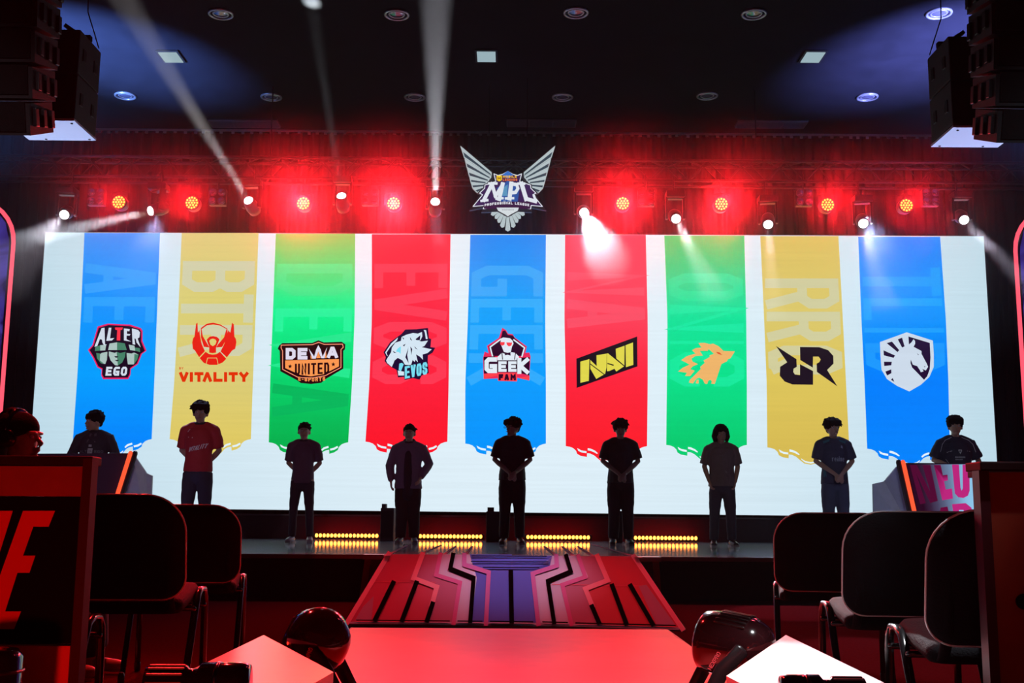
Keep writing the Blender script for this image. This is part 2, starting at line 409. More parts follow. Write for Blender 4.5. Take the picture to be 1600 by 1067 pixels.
HEM = [(0, 0), (.05, 1), (.09, 3), (.125, 7), (.14, 12), (.18, 15), (.26, 17), (.262, 11), (.30, 11.5), (.35, 14.5), (.40, 20), (.45, 25), (.53, 27), (.61, 24.5), (.645, 20),
       (.68, 15), (.72, 12.5), (.76, 11.5), (.762, 18), (.82, 16), (.87, 12), (.885, 7), (.92, 3), (.96, 1), (1, 0)]
SLIT = [[(.14, 3), (.19, 6.5), (.255, 8), (.255, 11), (.20, 10), (.155, 7.5)], [(.27, 3), (.31, 4), (.36, 7), (.395, 11), (.385, 12), (.34, 9), (.30, 7.2), (.27, 6.5)],
        [(.41, 17), (.46, 21), (.53, 23), (.60, 21), (.64, 17.5), (.635, 20), (.60, 23.5), (.53, 25.2), (.46, 23.4), (.42, 19.5)],
        [(.655, 12), (.69, 8), (.75, 5.5), (.755, 8.5), (.70, 10.8), (.665, 14)], [(.77, 10), (.82, 8.5), (.865, 5.5), (.875, 8), (.83, 11.5), (.775, 13)]]
def ycol(c, y, y0, y1):
    ks = [y0, y0 + (y1 - y0) * .36, y0 + (y1 - y0) * .68, y1]
    for a in range(3):
        if y <= ks[a + 1] or a == 2:
            t = max(0, min(1, (y - ks[a]) / (ks[a + 1] - ks[a]))); return tuple(c[a][i] * (1 - t) + c[a + 1][i] * t for i in range(3))
def xedge(e, y, y0, y1):
    ks = [y0, 500, 600, y1]
    for a in range(3):
        if y <= ks[a + 1] or a == 2:
            t = (y - ks[a]) / (ks[a + 1] - ks[a]); return e[a] * (1 - t) + e[a + 1] * t
BANT = []
BL = ['blue banner with a three-faced shield emblem', 'yellow banner with a red helmet emblem', 'green banner with an orange shield emblem', 'red banner with a roaring beast emblem',
      'blue banner with a bow-tie figure emblem', 'red banner with a slanted black and yellow emblem', 'green banner with an orange spiky head emblem',
      'yellow banner with black twin letters', 'blue banner with a white horse shield']
for k, ((le, re_), y0, y1, cc) in enumerate(BAN):
    fl = Flat(S_O, S_N)
    ys = [y0 + (y1 - y0) * i / 16 for i in range(17)]
    for a, b in zip(ys, ys[1:]):
        fl.poly([(xedge(le, a, y0, y1), a), (xedge(re_, a, y0, y1), a), (xedge(re_, b, y0, y1), b), (xedge(le, b, y0, y1), b)], None, 1,
                [ycol(cc, a, y0, y1)] * 2 + [ycol(cc, b, y0, y1)] * 2)
    L_, R_ = le[3], re_[3]; W_ = R_ - L_; low = cc[3]
    H = [(L_ + u * W_, y1 + v) for u, v in HEM]
    for a, b in zip(H, H[1:]):
        fl.poly([(a[0], y1 - .5), (b[0], y1 - .5), b, a], low, 1)
    for s in SLIT: fl.poly([(L_ + u * W_, y1 + v) for u, v in s], (226, 244, 252), 2)
    b_ = fl.build('banner', scr_m, scrT); b_['label'] = BL[k]; BANT.append(b_)
# tall faded lettering down each banner, read sideways
GH = [(0, [('A', 412, 458), ('E', 464, 504)], .22), (1, [('B', 408, 456), ('T', 460, 504), ('R', 508, 556)], .5),
      (2, [('D', 412, 462), ('E', 482, 518), ('W', 520, 590), ('A', 600, 650)], -.14),
      (3, [('E', 412, 450), ('V', 452, 500), ('O', 503, 546), ('S', 555, 600)], .18), (4, [('G', 415, 463), ('E', 467, 504), ('E', 508, 546), ('K', 552, 600)], .26),
      (5, [('N', 425, 462), ('A', 468, 512)], .10), (6, [('O', 427, 470), ('N', 476, 520), ('I', 528, 542), ('C', 550, 604)], .22),
      (7, [('R', 435, 482), ('R', 487, 533), ('Q', 540, 585)], .5), (8, [('T', 418, 462), ('L', 466, 500), ('I', 506, 526), ('D', 536, 582)], .2)]
TINT = {0: (110, 190, 255), 1: (205, 213, 205), 2: (110, 255, 190), 3: (255, 120, 140), 4: (120, 195, 255), 5: (255, 150, 165), 6: (60, 250, 190), 7: (205, 212, 195), 8: (90, 195, 255)}
for k, letters, amt in GH:
    (le, re_), y0, y1, cc = BAN[k]; fl = Flat(S_O, S_N); bar = 15
    for ch, a, b in letters:
        base = ycol(cc, (a + b) / 2, y0, y1); q = min(.62, (abs(amt) if amt > 0 or ch == 'D' else .22) * 1.25 + .05); bar = min(15, (b - a) * .36)
        tt = TINT[k] if not (k == 2 and ch == 'A') else (0, 150, 80)
        col = tuple(base[i] * (1 - q) + tt[i] * q for i in range(3))
        def mp(x, y):
            Y = a + bar / 2 + x * (b - a - bar); l = xedge(le, Y, y0, y1) + 4 + bar / 2; r = xedge(re_, Y, y0, y1) - 4 - bar / 2
            return (l + y * (r - l), Y)
        for st in GL[ch]:
            pts = [mp(*p) for p in st]; cl = st[0] == st[-1] and len(st) > 3
            fl.line(pts[:-1] if cl else pts, bar, col, 2, cl)
    fl.build('faded_lettering', scr_m, BANT[k])
def emblem(k, name='emblem'):
    def deco(fn):
        fl = Flat(S_O, S_N); fn(fl); fl.build(name, scr_m, BANT[k]); return fn
    return deco
DK = (26, 10, 32); WH = (222, 230, 240)
@emblem(0)
def _(f):
    f.crop(120, 490, 8.892); 
    out = [(290, 178), (430, 138), (740, 152), (890, 200), (915, 240), (912, 380), (968, 515), (905, 560), (850, 700), (750, 770), (745, 850), (715, 910), (365, 910), (340, 860), (345, 775), (285, 745), (215, 600), (155, 505), (215, 440)]
    f.poly(out, (226, 30, 96), 3)
    c = Vector((565, 520)); f.poly([tuple(c + (Vector(p) - c) * .945) for p in out], DK, 4)
    w = (212, 222, 236)
    for pl in ([(245, 460), (345, 200), (385, 195), (392, 425), (420, 430), (380, 445), (355, 400), (350, 360), (320, 355), (285, 450)],
               [(445, 195), (480, 195), (462, 345), (520, 338), (490, 372), (410, 378)], [(655, 205), (735, 215), (730, 245), (700, 240), (695, 280), (745, 285), (735, 305), (692, 305), (690, 355), (755, 388), (655, 372)],
               [(765, 205), (850, 225), (878, 260), (870, 330), (845, 345), (888, 470), (830, 400), (820, 350), (800, 345), (812, 430), (775, 425)]): f.poly(pl, w, 5)
    f.poly([(530, 192), (640, 192), (630, 225), (606, 228), (604, 372), (555, 372), (562, 228), (535, 222)], (255, 50, 70), 5)
    g1, g2 = (172, 196, 192), (70, 130, 104)
    # centre mask
    f.poly([(455, 415), (560, 398), (560, 505), (435, 505)], g1, 5); f.poly([(562, 398), (665, 412), (695, 505), (562, 505)], g2, 5)
    f.poly([(445, 525), (530, 545), (555, 530), (570, 720), (530, 715), (470, 650), (445, 580)], g1, 5); f.poly([(560, 530), (600, 548), (678, 530), (670, 600), (630, 680), (570, 720)], g2, 5)
    f.poly([(520, 590), (580, 590), (560, 612), (535, 610)], DK, 6); f.poly([(525, 645), (595, 640), (560, 665)], DK, 6)
    # side masks
    f.poly([(258, 460), (325, 440), (325, 512), (250, 520)], g2, 5); f.poly([(325, 438), (410, 430), (395, 510), (325, 512)], g1, 5)
    f.poly([(270, 545), (330, 560), (345, 545), (425, 530), (418, 640), (395, 700), (340, 690), (285, 620)], g1, 5); f.poly([(270, 545), (325, 555), (320, 650), (375, 692), (335, 690), (280, 620)], g2, 6)
    f.poly([(720, 430), (800, 445), (812, 515), (740, 505)], g1, 5); f.poly([(805, 470), (875, 480), (880, 535), (812, 515)], g2, 5)
    f.poly([(692, 545), (760, 555), (795, 540), (858, 570), (840, 640), (790, 705), (710, 705), (695, 600)], g1, 5); f.poly([(800, 560), (858, 570), (840, 640), (795, 700)], g2, 6)
    f.text('EGO', 398, 738, 692, 862, 30, w, 5, gap=.25, slant=12)
@emblem(1)
def _(f):
    f.crop(260, 490, 8.893); R = (232, 32, 20); Y = (222, 208, 120)
    f.poly([(412, 140), (432, 125), (438, 265), (458, 228), (465, 300), (490, 420), (535, 520), (455, 605), (395, 510), (368, 490), (358, 400), (372, 340), (390, 320)], R, 3)
    f.poly([(912, 125), (938, 150), (945, 320), (965, 350), (972, 400), (955, 490), (915, 510), (840, 608), (752, 525), (800, 430), (845, 300), (858, 228), (888, 265)], R, 3)
    f.poly([(478, 200), (560, 140), (650, 125), (750, 150), (848, 210), (835, 215), (750, 168), (650, 150), (560, 165), (490, 215), (505, 310), (575, 430), (600, 470), (520, 460), (480, 330)], R, 3)
    f.poly([(848, 210), (852, 320), (775, 462), (690, 470), (715, 430), (800, 330), (832, 220)], R, 3)
    f.poly([(560, 360), (600, 320), (648, 312), (700, 322), (738, 355), (722, 400), (690, 470), (690, 540), (640, 550), (595, 540), (595, 460), (572, 400)], R, 3)
    f.poly([(595, 380), (615, 355), (645, 347), (680, 358), (697, 385), (680, 430), (645, 452), (612, 430)], Y, 4)
    f.poly([(462, 618), (545, 530), (590, 560), (645, 570), (700, 560), (745, 530), (832, 628), (780, 680), (700, 712), (600, 712), (520, 685)], R, 3)
    f.line([(552, 700), (572, 616), (700, 616), (718, 700)], 8, Y, 4)
    f.text('BY', 178, 742, 236, 775, 7, (215, 90, 40), 4)
    f.text('VIT', 178, 812, 515, 948, 44, (226, 50, 10), 4, gap=.16); f.text('^LITY', 505, 812, 1140, 948, 44, (226, 50, 10), 4, gap=.16)
@emblem(2)
def _(f):
    f.crop(400, 480, 5); OR = (252, 152, 82); PK = (255, 150, 120)
    out = [(180, 300), (205, 280), (440, 278), (488, 258), (530, 275), (670, 270), (698, 290), (695, 330), (682, 340), (682, 480), (545, 560), (510, 590), (430, 600), (350, 592), (320, 570), (190, 500), (185, 340), (170, 325)]
    f.poly(out, (40, 6, 14), 3)
    rim = [(198, 296), (440, 292), (490, 274), (532, 290), (676, 288), (682, 312), (664, 330), (664, 470), (540, 535), (440, 552), (330, 548), (208, 485), (208, 342), (196, 318)]
    f.line(rim, 6, PK, 4, True)
    f.poly([(228, 415), (648, 405), (648, 462), (530, 522), (430, 540), (345, 528), (228, 475)], OR, 4)
    f.text('DE', 232, 318, 402, 408, 27, (225, 220, 238), 5, gap=.2); f.text('A', 555, 308, 640, 396, 26, (225, 220, 238), 5)
    f.poly([(412, 322), (455, 385), (470, 330), (487, 296), (506, 330), (520, 385), (556, 312), (535, 398), (510, 398), (487, 345), (466, 402), (440, 402)], (225, 220, 238), 5)
    f.poly([(425, 372), (440, 402), (428, 402)], OR, 6); f.poly([(487, 345), (470, 398), (505, 396)], OR, 5); f.poly([(545, 330), (552, 396), (538, 396)], OR, 6)
    f.text('UNITED', 304, 436, 572, 524, 15, (40, 6, 14), 5, gap=.28, rise=-5)
    for cx_, cy_ in ((266, 462), (604, 446)):
        f.poly([(cx_ + (18 if i % 2 == 0 else 8) * math.sin(i * PI / 5), cy_ - (18 if i % 2 == 0 else 8) * math.cos(i * PI / 5)) for i in range(10)], (40, 6, 14), 5)
    f.text('E-SPORTS', 330, 550, 540, 580, 7, OR, 5, gap=.4, arc=-8)
@emblem(3)
def _(f):
    f.crop(590, 500, 10.16); IC = (214, 232, 246); CY_ = (120, 222, 244); NV = (28, 14, 52)
    f.poly([(95, 510), (200, 350), (380, 220), (440, 150), (620, 145), (800, 125), (815, 290), (850, 300), (840, 430), (915, 440), (870, 520), (800, 560), (795, 650), (812, 840), (700, 880), (665, 945), (560, 920), (430, 950), (420, 900), (325, 910), (300, 790), (225, 750), (150, 700), (112, 650), (130, 590)], NV, 3)
    f.poly([(120, 515), (215, 370), (325, 275), (310, 320), (200, 430), (140, 520), (160, 570), (150, 570)], IC, 4)
    f.poly([(135, 640), (165, 590), (215, 510), (225, 440), (280, 360), (370, 330), (380, 270), (450, 235), (560, 205), (640, 215), (705, 190), (710, 260), (680, 320), (660, 330), (700, 340), (800, 325), (745, 410), (700, 430), (860, 465), (790, 525), (715, 545), (720, 630), (670, 580), (610, 545), (640, 670), (600, 630), (590, 665), (555, 635), (530, 715), (435, 710), (395, 640), (320, 600), (270, 640), (245, 700), (225, 745), (150, 680)], IC, 4)
    for pl in ([(600, 305), (680, 240), (670, 320), (620, 320)], [(515, 270), (550, 330), (520, 310)], [(490, 430), (470, 560), (495, 690), (440, 590)], [(520, 420), (550, 460), (535, 560)],
               [(580, 415), (640, 470), (600, 450)], [(400, 400), (445, 378), (420, 420)], [(270, 650), (340, 640), (400, 690), (370, 800), (330, 770), (300, 700)],
               [(240, 490), (300, 520), (260, 520)], [(385, 270), (420, 290), (415, 310)], [(450, 210), (610, 190), (690, 170), (560, 175)]): f.poly(pl, NV, 5)
    f.poly([(370, 415), (365, 540), (340, 510), (290, 500), (320, 450)], CY_, 6); f.poly([(345, 690), (385, 680), (415, 700), (370, 815), (335, 790)], CY_, 6)
    f.poly([(320, 800), (420, 820), (420, 880), (330, 880)], IC, 5); f.poly([(730, 155), (770, 160), (795, 300), (765, 300), (750, 200)], IC, 5)
    f.poly([(430, 730), (770, 655), (790, 830), (440, 930)], NV, 5)
    f.text('EVOS', 432, 700, 790, 895, 34, CY_, 6, gap=.16, rise=-38)
@emblem(4)
def _(f):
    f.crop(740, 500, 10.16); PK = (236, 44, 92); DP = (46, 8, 40); W = (228, 238, 248); RD = (255, 66, 76)
    f.poly([(455, 122), (515, 160), (545, 215), (620, 225), (650, 275), (845, 420), (820, 520), (885, 515), (905, 580), (885, 870), (885, 960), (690, 915), (685, 975), (390, 965), (385, 925), (160, 935), (150, 600), (175, 500), (240, 530), (212, 410), (400, 285)], PK, 3)
    f.poly([(460, 175), (500, 165), (545, 235), (625, 245), (655, 290), (825, 430), (785, 570), (285, 570), (235, 420), (420, 300), (440, 260)], DP, 4)
    f.line([(300, 575), (262, 428), (430, 305)], 22, W, 5); f.line([(640, 315), (808, 440), (768, 575)], 22, W, 5)
    f.poly([(430, 330), (440, 290), (470, 275), (580, 290), (620, 330), (635, 375), (610, 420), (590, 510), (540, 520), (480, 505), (455, 440), (430, 380)], W, 5)
    f.poly([(375, 590), (450, 520), (520, 545), (600, 510), (660, 520), (720, 580), (720, 640), (380, 640)], W, 5)
    f.poly([(420, 350), (495, 350), (490, 390), (455, 408), (425, 390)], RD, 6); f.poly([(520, 355), (612, 358), (600, 405), (560, 418), (530, 395)], RD, 6)
    f.poly([(495, 520), (540, 535), (585, 515), (588, 565), (540, 550), (495, 560)], DP, 6); f.line([(450, 530), (460, 620)], 14, DP, 6); f.line([(665, 520), (650, 620)], 14, DP, 6)
    f.poly([(158, 585), (340, 575), (380, 640), (680, 640), (690, 600), (890, 590), (885, 880), (690, 830), (360, 830), (165, 850)], DP, 6)
    f.text('G', 172, 592, 372, 842, 68, W, 7); f.text('EE', 392, 655, 682, 822, 46, W, 7, gap=.2); f.text('K', 694, 600, 880, 855, 64, W, 7)
    f.poly([(160, 860), (370, 845), (390, 960), (690, 970), (690, 835), (890, 890), (885, 955), (690, 912), (690, 880), (380, 880), (160, 932)], RD, 5)
    f.poly([(385, 838), (690, 838), (690, 965), (385, 960)], RD, 7); f.text('FAM', 398, 858, 672, 955, 34, DP, 8, gap=.3)
@emblem(5)
def _(f):
    f.crop(720, 480, 5); Y = (226, 216, 78)
    f.poly([(903, 402), (1378, 228), (1380, 462), (905, 630)], (26, 18, 30), 3)
    for pl in ([(934, 425), (1005, 405), (1000, 575), (934, 590)], [(1012, 412), (1062, 460), (1060, 375), (1140, 362), (1138, 470), (1128, 520), (1058, 560), (1012, 480)],
               [(1142, 500), (1142, 362), (1150, 360), (1275, 462), (1215, 502), (1200, 480), (1160, 498)], [(1210, 325), (1280, 300), (1278, 455), (1215, 400)], [(1287, 297), (1345, 275), (1348, 450), (1290, 468)]): f.poly(pl, Y, 4)
    f.line([(1008, 440), (1125, 528)], 7, (26, 18, 30), 5); f.line([(1150, 440), (1190, 452)], 9, (26, 18, 30), 5)
@emblem(6)
def _(f):
    f.crop(1040, 520, 10.67); O = (240, 182, 108)
    f.poly([(545, 170), (650, 165), (740, 190), (790, 178), (880, 220), (965, 300), (1155, 308), (1080, 425), (1040, 440), (1020, 475), (930, 520), (890, 640), (820, 850), (760, 848), (770, 810), (745, 780), (710, 800), (695, 850), (655, 848), (620, 780), (560, 745), (510, 770), (455, 845), (390, 830), (400, 790), (500, 690), (590, 600), (575, 570), (655, 500), (632, 462), (740, 400), (730, 375), (805, 350), (720, 270), (700, 300), (570, 300), (620, 378), (500, 385), (430, 430), (450, 480), (540, 520), (450, 560), (410, 605), (485, 632), (410, 720), (325, 718), (355, 665), (205, 645), (290, 580), (400, 530), (330, 490), (258, 455), (350, 390), (500, 345), (440, 290), (500, 255), (600, 245)], O, 3)
    f.poly([(840, 315), (900, 325), (945, 370), (870, 350)], (228, 86, 48), 4); f.poly([(520, 785), (550, 780), (550, 845), (500, 842)], O, 3)
@emblem(7)
def _(f):
    f.crop(1040, 480, 5); K = (30, 20, 34); Y = (214, 204, 140)
    f.poly([(862, 302), (1022, 405), (1025, 465), (1000, 480), (997, 505), (1010, 525), (1050, 530), (1050, 445), (1152, 498), (1152, 605), (990, 603), (930, 580), (892, 535), (895, 465), (950, 430)], K, 3)
    f.poly([(1050, 310), (1200, 312), (1270, 335), (1310, 380), (1312, 440), (1262, 490), (1342, 618), (1182, 505), (1180, 440), (1200, 430), (1212, 408), (1195, 385), (1152, 385), (1150, 472), (1052, 412)], K, 3)
@emblem(8)
def _(f):
    f.crop(1360, 500, 8.892); W = (206, 220, 236); K = (34, 14, 52)
    f.poly([(133, 305), (505, 170), (868, 285), (882, 480), (880, 650), (820, 790), (700, 900), (540, 992), (370, 915), (230, 820), (155, 690), (140, 500)], W, 3)
    for pl in ([(380, 268), (440, 245), (475, 365), (440, 382)], [(225, 320), (300, 300), (400, 418), (378, 445)], [(182, 420), (342, 492), (322, 525), (186, 490)], [(188, 578), (298, 580), (290, 628), (192, 638)],
               [(208, 715), (290, 685), (292, 738), (232, 770)], [(310, 805), (332, 860), (285, 828)],
               [(528, 228), (825, 318), (835, 520), (825, 680), (790, 780), (745, 830), (640, 720), (580, 660), (558, 600), (560, 550), (590, 620), (650, 640), (690, 700), (700, 725), (740, 712), (720, 680), (770, 700), (802, 650), (780, 600), (710, 470), (710, 430), (600, 372), (622, 330), (620, 290), (600, 265), (570, 310), (535, 340)]): f.poly(pl, K, 4)
    f.poly([(645, 462), (672, 478), (668, 490)], K, 5); f.poly([(745, 640), (768, 648), (750, 655)], K, 5)

# ================================================================== EMBLEM HANGING OVER THE SCREEN
Y_LOGO = 16.55
lg = thing('winged_emblem', 'silver winged shield sign hanging above the centre of the screen', 'sign', at_y(793, 360, Y_LOGO))
def plate(name, polys, col, dy, th, M=None, tfm=None, strength=.5):
    bm = bmesh.new()
    for pts in polys:
        P = [at_y(680 + x / 6.67, 210 + y / 6.67, Y_LOGO - dy) for x, y in pts]; prism(bm, P, Vector((0, th, 0)))
    return obj(name, bm, M, lg, world=True)
silver = emis('sign_silver', lin((186, 200, 204)), .95); silver2 = emis('sign_shade', lin((60, 78, 92)), .8)  # sign faces made self-lit in place of lamps aimed at them
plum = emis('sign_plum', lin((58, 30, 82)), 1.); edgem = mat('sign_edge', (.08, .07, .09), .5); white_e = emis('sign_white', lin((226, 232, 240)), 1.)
MIR = lambda pts: [(1512 - x, y) for x, y in pts]
tips = [(262, 118), (306, 250), (332, 352), (356, 440), (372, 502), (390, 556), (438, 604)]
roots = [(588, 394), (585, 436), (566, 462), (545, 488), (520, 512), (506, 545), (492, 578), (478, 604)]
for side in (0, 1):
    base = [(258, 108), (600, 390), (610, 440), (500, 600), (440, 615), (385, 560), (300, 250)]
    plate('wing_backing', [MIR(base) if side else base], None, 0, .05, edgem)
    for i in range(7):
        a, b, c = tips[i], roots[i], roots[i + 1]
        e = tips[i + 1] if i < 6 else (470, 606)
        e = (e[0] - 2 + (a[0] - e[0]) * .10, e[1] + (a[1] - e[1]) * .12)
        c2 = (c[0] + (b[0] - c[0]) * .28, c[1] + (b[1] - c[1]) * .28)
        q = [a, b, c2, e]; plate('feather', [MIR(q) if side else q], None, .05, .05, silver)
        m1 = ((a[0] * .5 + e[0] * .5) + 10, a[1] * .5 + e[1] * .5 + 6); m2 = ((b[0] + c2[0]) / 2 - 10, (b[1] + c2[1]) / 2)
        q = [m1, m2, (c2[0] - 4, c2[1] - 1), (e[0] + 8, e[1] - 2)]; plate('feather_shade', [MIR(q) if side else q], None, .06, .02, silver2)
sh = [(355, 792), (470, 620), (440, 610), (500, 555), (505, 520), (620, 480), (590, 395), (650, 415), (700, 405), (757, 375)]
body = sh + MIR(sh)[::-1][1:] + [(1020, 800), (990, 812)]
body = sh + [p for p in MIR(sh)[::-1][1:]] + [(1010, 765), (1005, 810), (860, 805), (757, 862), (650, 805), (480, 810), (495, 765)]
plate('shield_backing', [body], None, .06, .06, edgem)
sh2 = [(395, 750), (495, 628), (462, 612), (515, 562), (518, 528), (632, 490), (612, 410), (655, 428), (705, 415), (757, 385)]
body2 = sh2 + MIR(sh2)[::-1][1:] + [(1000, 740), (995, 775), (870, 760), (757, 850), (642, 760), (500, 775), (515, 740)]
plate('shield_face', [body2], None, .09, .03, plum)
bm = bmesh.new()
for a, b in zip(body2, body2[1:] + body2[:1]):
    tube(bm, [at_y(680 + a[0] / 6.67, 210 + a[1] / 6.67, Y_LOGO - .1), at_y(680 + b[0] / 6.67, 210 + b[1] / 6.67, Y_LOGO - .1)], .006, 6)
obj('shield_rim', bm, white_e, lg, world=True)
fl = Flat((0, Y_LOGO - .1, 0), (0, -1, 0), .006); fl.crop(680, 210, 6.67)
fl.poly([(700, 420), (757, 380), (815, 420), (757, 460)], (50, 110, 200), 1)
fl.poly([(690, 700), (860, 700), (880, 560), (757, 480), (640, 560)], (44, 84, 160), 1); fl.poly([(700, 560), (757, 520), (750, 640), (700, 640)], (90, 150, 190), 2)
fl.poly([(500, 740), (640, 700), (1000, 700), (990, 775), (510, 775)], (58, 20, 62), 2)
fl.poly([(640, 762), (872, 762), (860, 795), (757, 850), (655, 795)], (215, 222, 226), 3); fl.text('INDONESIA', 695, 778, 820, 792, 2.2, (120, 120, 130), 4)
fl.poly([(640, 428), (695, 428), (695, 475), (668, 490), (640, 475)], (250, 210, 30), 3); fl.text('M', 650, 444, 684, 472, 7, (120, 20, 20), 4)
fl.text('MOBILE', 705, 428, 850, 452, 7, (245, 190, 40), 3, gap=.3); fl.text('LEGENDS', 705, 460, 855, 484, 6, (235, 120, 50), 3, gap=.3)
fl.text('M5-ID', 712, 688, 795, 702, 3, (200, 205, 220), 4)
fl.text('PROFESSIONAL LEAGUE', 515, 702, 980, 728, 6.5, (235, 238, 245), 4, gap=.35, arc=22)
fl.build('shield_print', attr_emis('sign_print'), lg)
for strokes_ in ([([(508, 680), (592, 515)], 36), ([(592, 515), (628, 640)], 34), ([(628, 640), (702, 518)], 30), ([(702, 518), (668, 668)], 40), ([(480, 690), (545, 682)], 20), ([(560, 508), (640, 508)], 20), ([(635, 668), (705, 662)], 18)],
                 [([(792, 512), (775, 660)], 42), ([(792, 512), (850, 520), (862, 560), (838, 600), (785, 606)], 30), ([(735, 664), (815, 662)], 18)],
                 [([(900, 512), (948, 668)], 42), ([(948, 668), (1045, 694)], 34), ([(1030, 640), (1050, 690)], 22), ([(865, 510), (930, 510)], 20)]):
    plate('letter', [q for pl, w_ in strokes_ for q in stroke(pl, w_)], None, .14, .03, white_e)
cx0, cy0 = 757, 760
for i in range(9):
    a = math.radians(-68 + 17 * i); r1 = 96 + 10 * (i in (3, 4, 5)); r2 = [190, 175, 185, 215, 245, 215, 185, 175, 190][i]; hw = .128
    q = [(cx0 + r1 * math.sin(a - hw), cy0 - 10 + r1 * math.cos(a - hw)), (cx0 + r1 * math.sin(a + hw), cy0 - 10 + r1 * math.cos(a + hw)), (cx0 + (r2 - 14) * math.sin(a + hw * .9), cy0 + (r2 - 14) * math.cos(a + hw * .9)),
         (cx0 + r2 * math.sin(a), cy0 + r2 * math.cos(a)), (cx0 + (r2 - 14) * math.sin(a - hw * .9), cy0 + (r2 - 14) * math.cos(a - hw * .9))]
    plate('tail_feather', [q], None, .05, .04, silver)
bm = bmesh.new()
for x in (757 - 200, 757 + 200):
    p = at_y(680 + x / 6.67, 210 + 420 / 6.67, Y_LOGO + .03); tube(bm, [p, Vector((p.x, p.y, Z_CEIL))], .006, 6)
obj('hanging_wire', bm, black_metal, lg, world=True)

# ================================================================== TRUSS AND LAMPS
Y_T = 17.0
zt = at_y(800, 285, Y_T).z
tr_ = thing('lighting_truss', 'long black box truss above the screen carrying the lamps', 'truss', (0, Y_T, zt))
tw = .16
for dy in (-tw, tw):
    for dz in (0, .32):
        bm = bmesh.new(); tube(bm, [(-9, dy, dz), (9, dy, dz)], .024, 8); obj('chord', bm, black_metal, tr_)
bm = bmesh.new()
for i in range(60):
    x = -9 + i * .3
    for dy in (-tw, tw): tube(bm, [(x, dy, 0 if i % 2 else .32), (x + .3, dy, .32 if i % 2 else 0)], .01, 6, rnd=False)
    tube(bm, [(x, -tw if i % 2 else tw, .32), (x + .3, tw if i % 2 else -tw, .32)], .01, 6, rnd=False)
o = obj('lacing', bm, black_metal, tr_); o['kind'] = 'stuff'
for x in (-7.5, -3.8, 3.8, 7.5):
    bm = bmesh.new(); tube(bm, [(x, 0, .32), (x, 0, Z_CEIL - zt - .012)], .010, 6); obj('hoist_cable', bm, black_metal, tr_)

def orient(d): return Vector(d).normalized().to_track_quat('Z', 'Y').to_matrix()
# LED par lamps, the red ones
PARS = [(186, 316, .35), (300, 317, .6), (474, 318, 3.0), (615, 318, 3.0), (973, 318, 1.8), (1127, 319, 1.5), (1293, 320, .7), (1416, 321, .5)]
led_hot = emis('led_hot', (1.0, .50, .06), 3.2); led_red = emis('led_red_face', (1.0, .05, .01), 1.2)
ORD = ['first', 'second', 'third', 'fourth', 'fifth', 'sixth', 'seventh', 'eighth', 'ninth', 'tenth']
par0 = None
def make_par():
    t = thing('par_lamp', 'x', 'stage lamp')
    bm = bmesh.new(); lathe(bm, [(.02, .20), (.09, .19), (.115, .12), (.12, .0), (.122, -.02), (.105, -.02), (.102, 0)], 24, Matrix.Rotation(-PI / 2, 4, 'X').inverted() @ Matrix.Scale(-1, 4, (0, 0, 1)), False)
    bmesh.ops.recalc_face_normals(bm, faces=bm.faces); 
    obj('housing', bm, black_metal, t, True)
    bm = bmesh.new(); lathe(bm, [(.103, 0), (.103, .01)], 24, Matrix.Rotation(PI / 2, 4, 'X')); obj('face_plate', bm, led_red, t)
    bm = bmesh.new()
    for n_, R in ((1, 0), (6, .042), (12, .082)):
        for k in range(n_):
            a = 2 * PI * k / n_; ball(bm, (R * math.cos(a), -.012, R * math.sin(a)), (.0155, .008, .0155), 1)
    obj('led_lens', bm, led_hot, t, True)
    bm = bmesh.new(); tube(bm, [(-.14, .06, 0), (-.14, .06, .16), (0, .06, .2), (.14, .06, .16), (.14, .06, 0)], .01, 6); tube(bm, [(0, .06, .2), (0, .06, .44)], .014, 8); obj('yoke', bm, black_metal, t)
    return t
for i, (px, py, pw) in enumerate(PARS):
    p = at_y(px, py, Y_T - .22)
    o = make_par() if par0 is None else copy_tree(par0)
    if par0 is None: par0 = o
    o.location = p; o['label'] = 'round red LED stage lamp on the truss, %s from the left' % ORD[i]; o['group'] = 'red LED lamps on the truss'
    tgt = Vector((p.x * .3, 0.5, 0.7))
    spot('red_par_light', p + Vector((0, -.06, 0)), tgt, 1150 * pw, (1.0, .010, .018), 32, 1.0, .1)
    if i in (2, 3, 4, 5): spot('red_runner_light', p + Vector((0, -.06, 0)), (p.x * .12, 7.6, 0), 1250, (1.0, .028, .05), 36, .9, .08)
# blinders, two by two
bl0 = None
def make_blinder():
    t = thing('blinder_lamp', 'x', 'stage lamp')
    bm = bmesh.new(); box(bm, (0, .07, 0), (.26, .12, .26), bevel=.02); obj('housing', bm, black_metal, t)
    for sx in (-1, 1):
        for sz in (-1, 1):
            bm = bmesh.new(); ball(bm, (0, 0, 0), (.05, .03, .05), 2); o = obj('lens', bm, mat('blinder_lens', (.55, .38, .42), .12, .85), t, True); o.location = (sx * .068, -.0, sz * .068)
            bm = bmesh.new(); tube(bm, [(.054 * math.cos(a * PI / 8), 0, .054 * math.sin(a * PI / 8)) for a in range(16)], .006, 6, closed=True); r = obj('bezel', bm, chrome, o, True)
    bm = bmesh.new(); tube(bm, [(0, .07, .13), (0, .07, .38)], .014, 8); obj('clamp', bm, black_metal, t)
    return t
for i, (px, py) in enumerate([(149, 307), (339, 307), (578, 307), (1010, 308), (1257, 308), (1455, 308)]):
    o = make_blinder() if bl0 is None else copy_tree(bl0)
    if bl0 is None: bl0 = o
    o.location = at_y(px, py, Y_T - .23); o['label'] = 'unlit four-cell blinder lamp on the truss, %s from the left' % ORD[i]; o['group'] = 'four-cell blinder lamps'
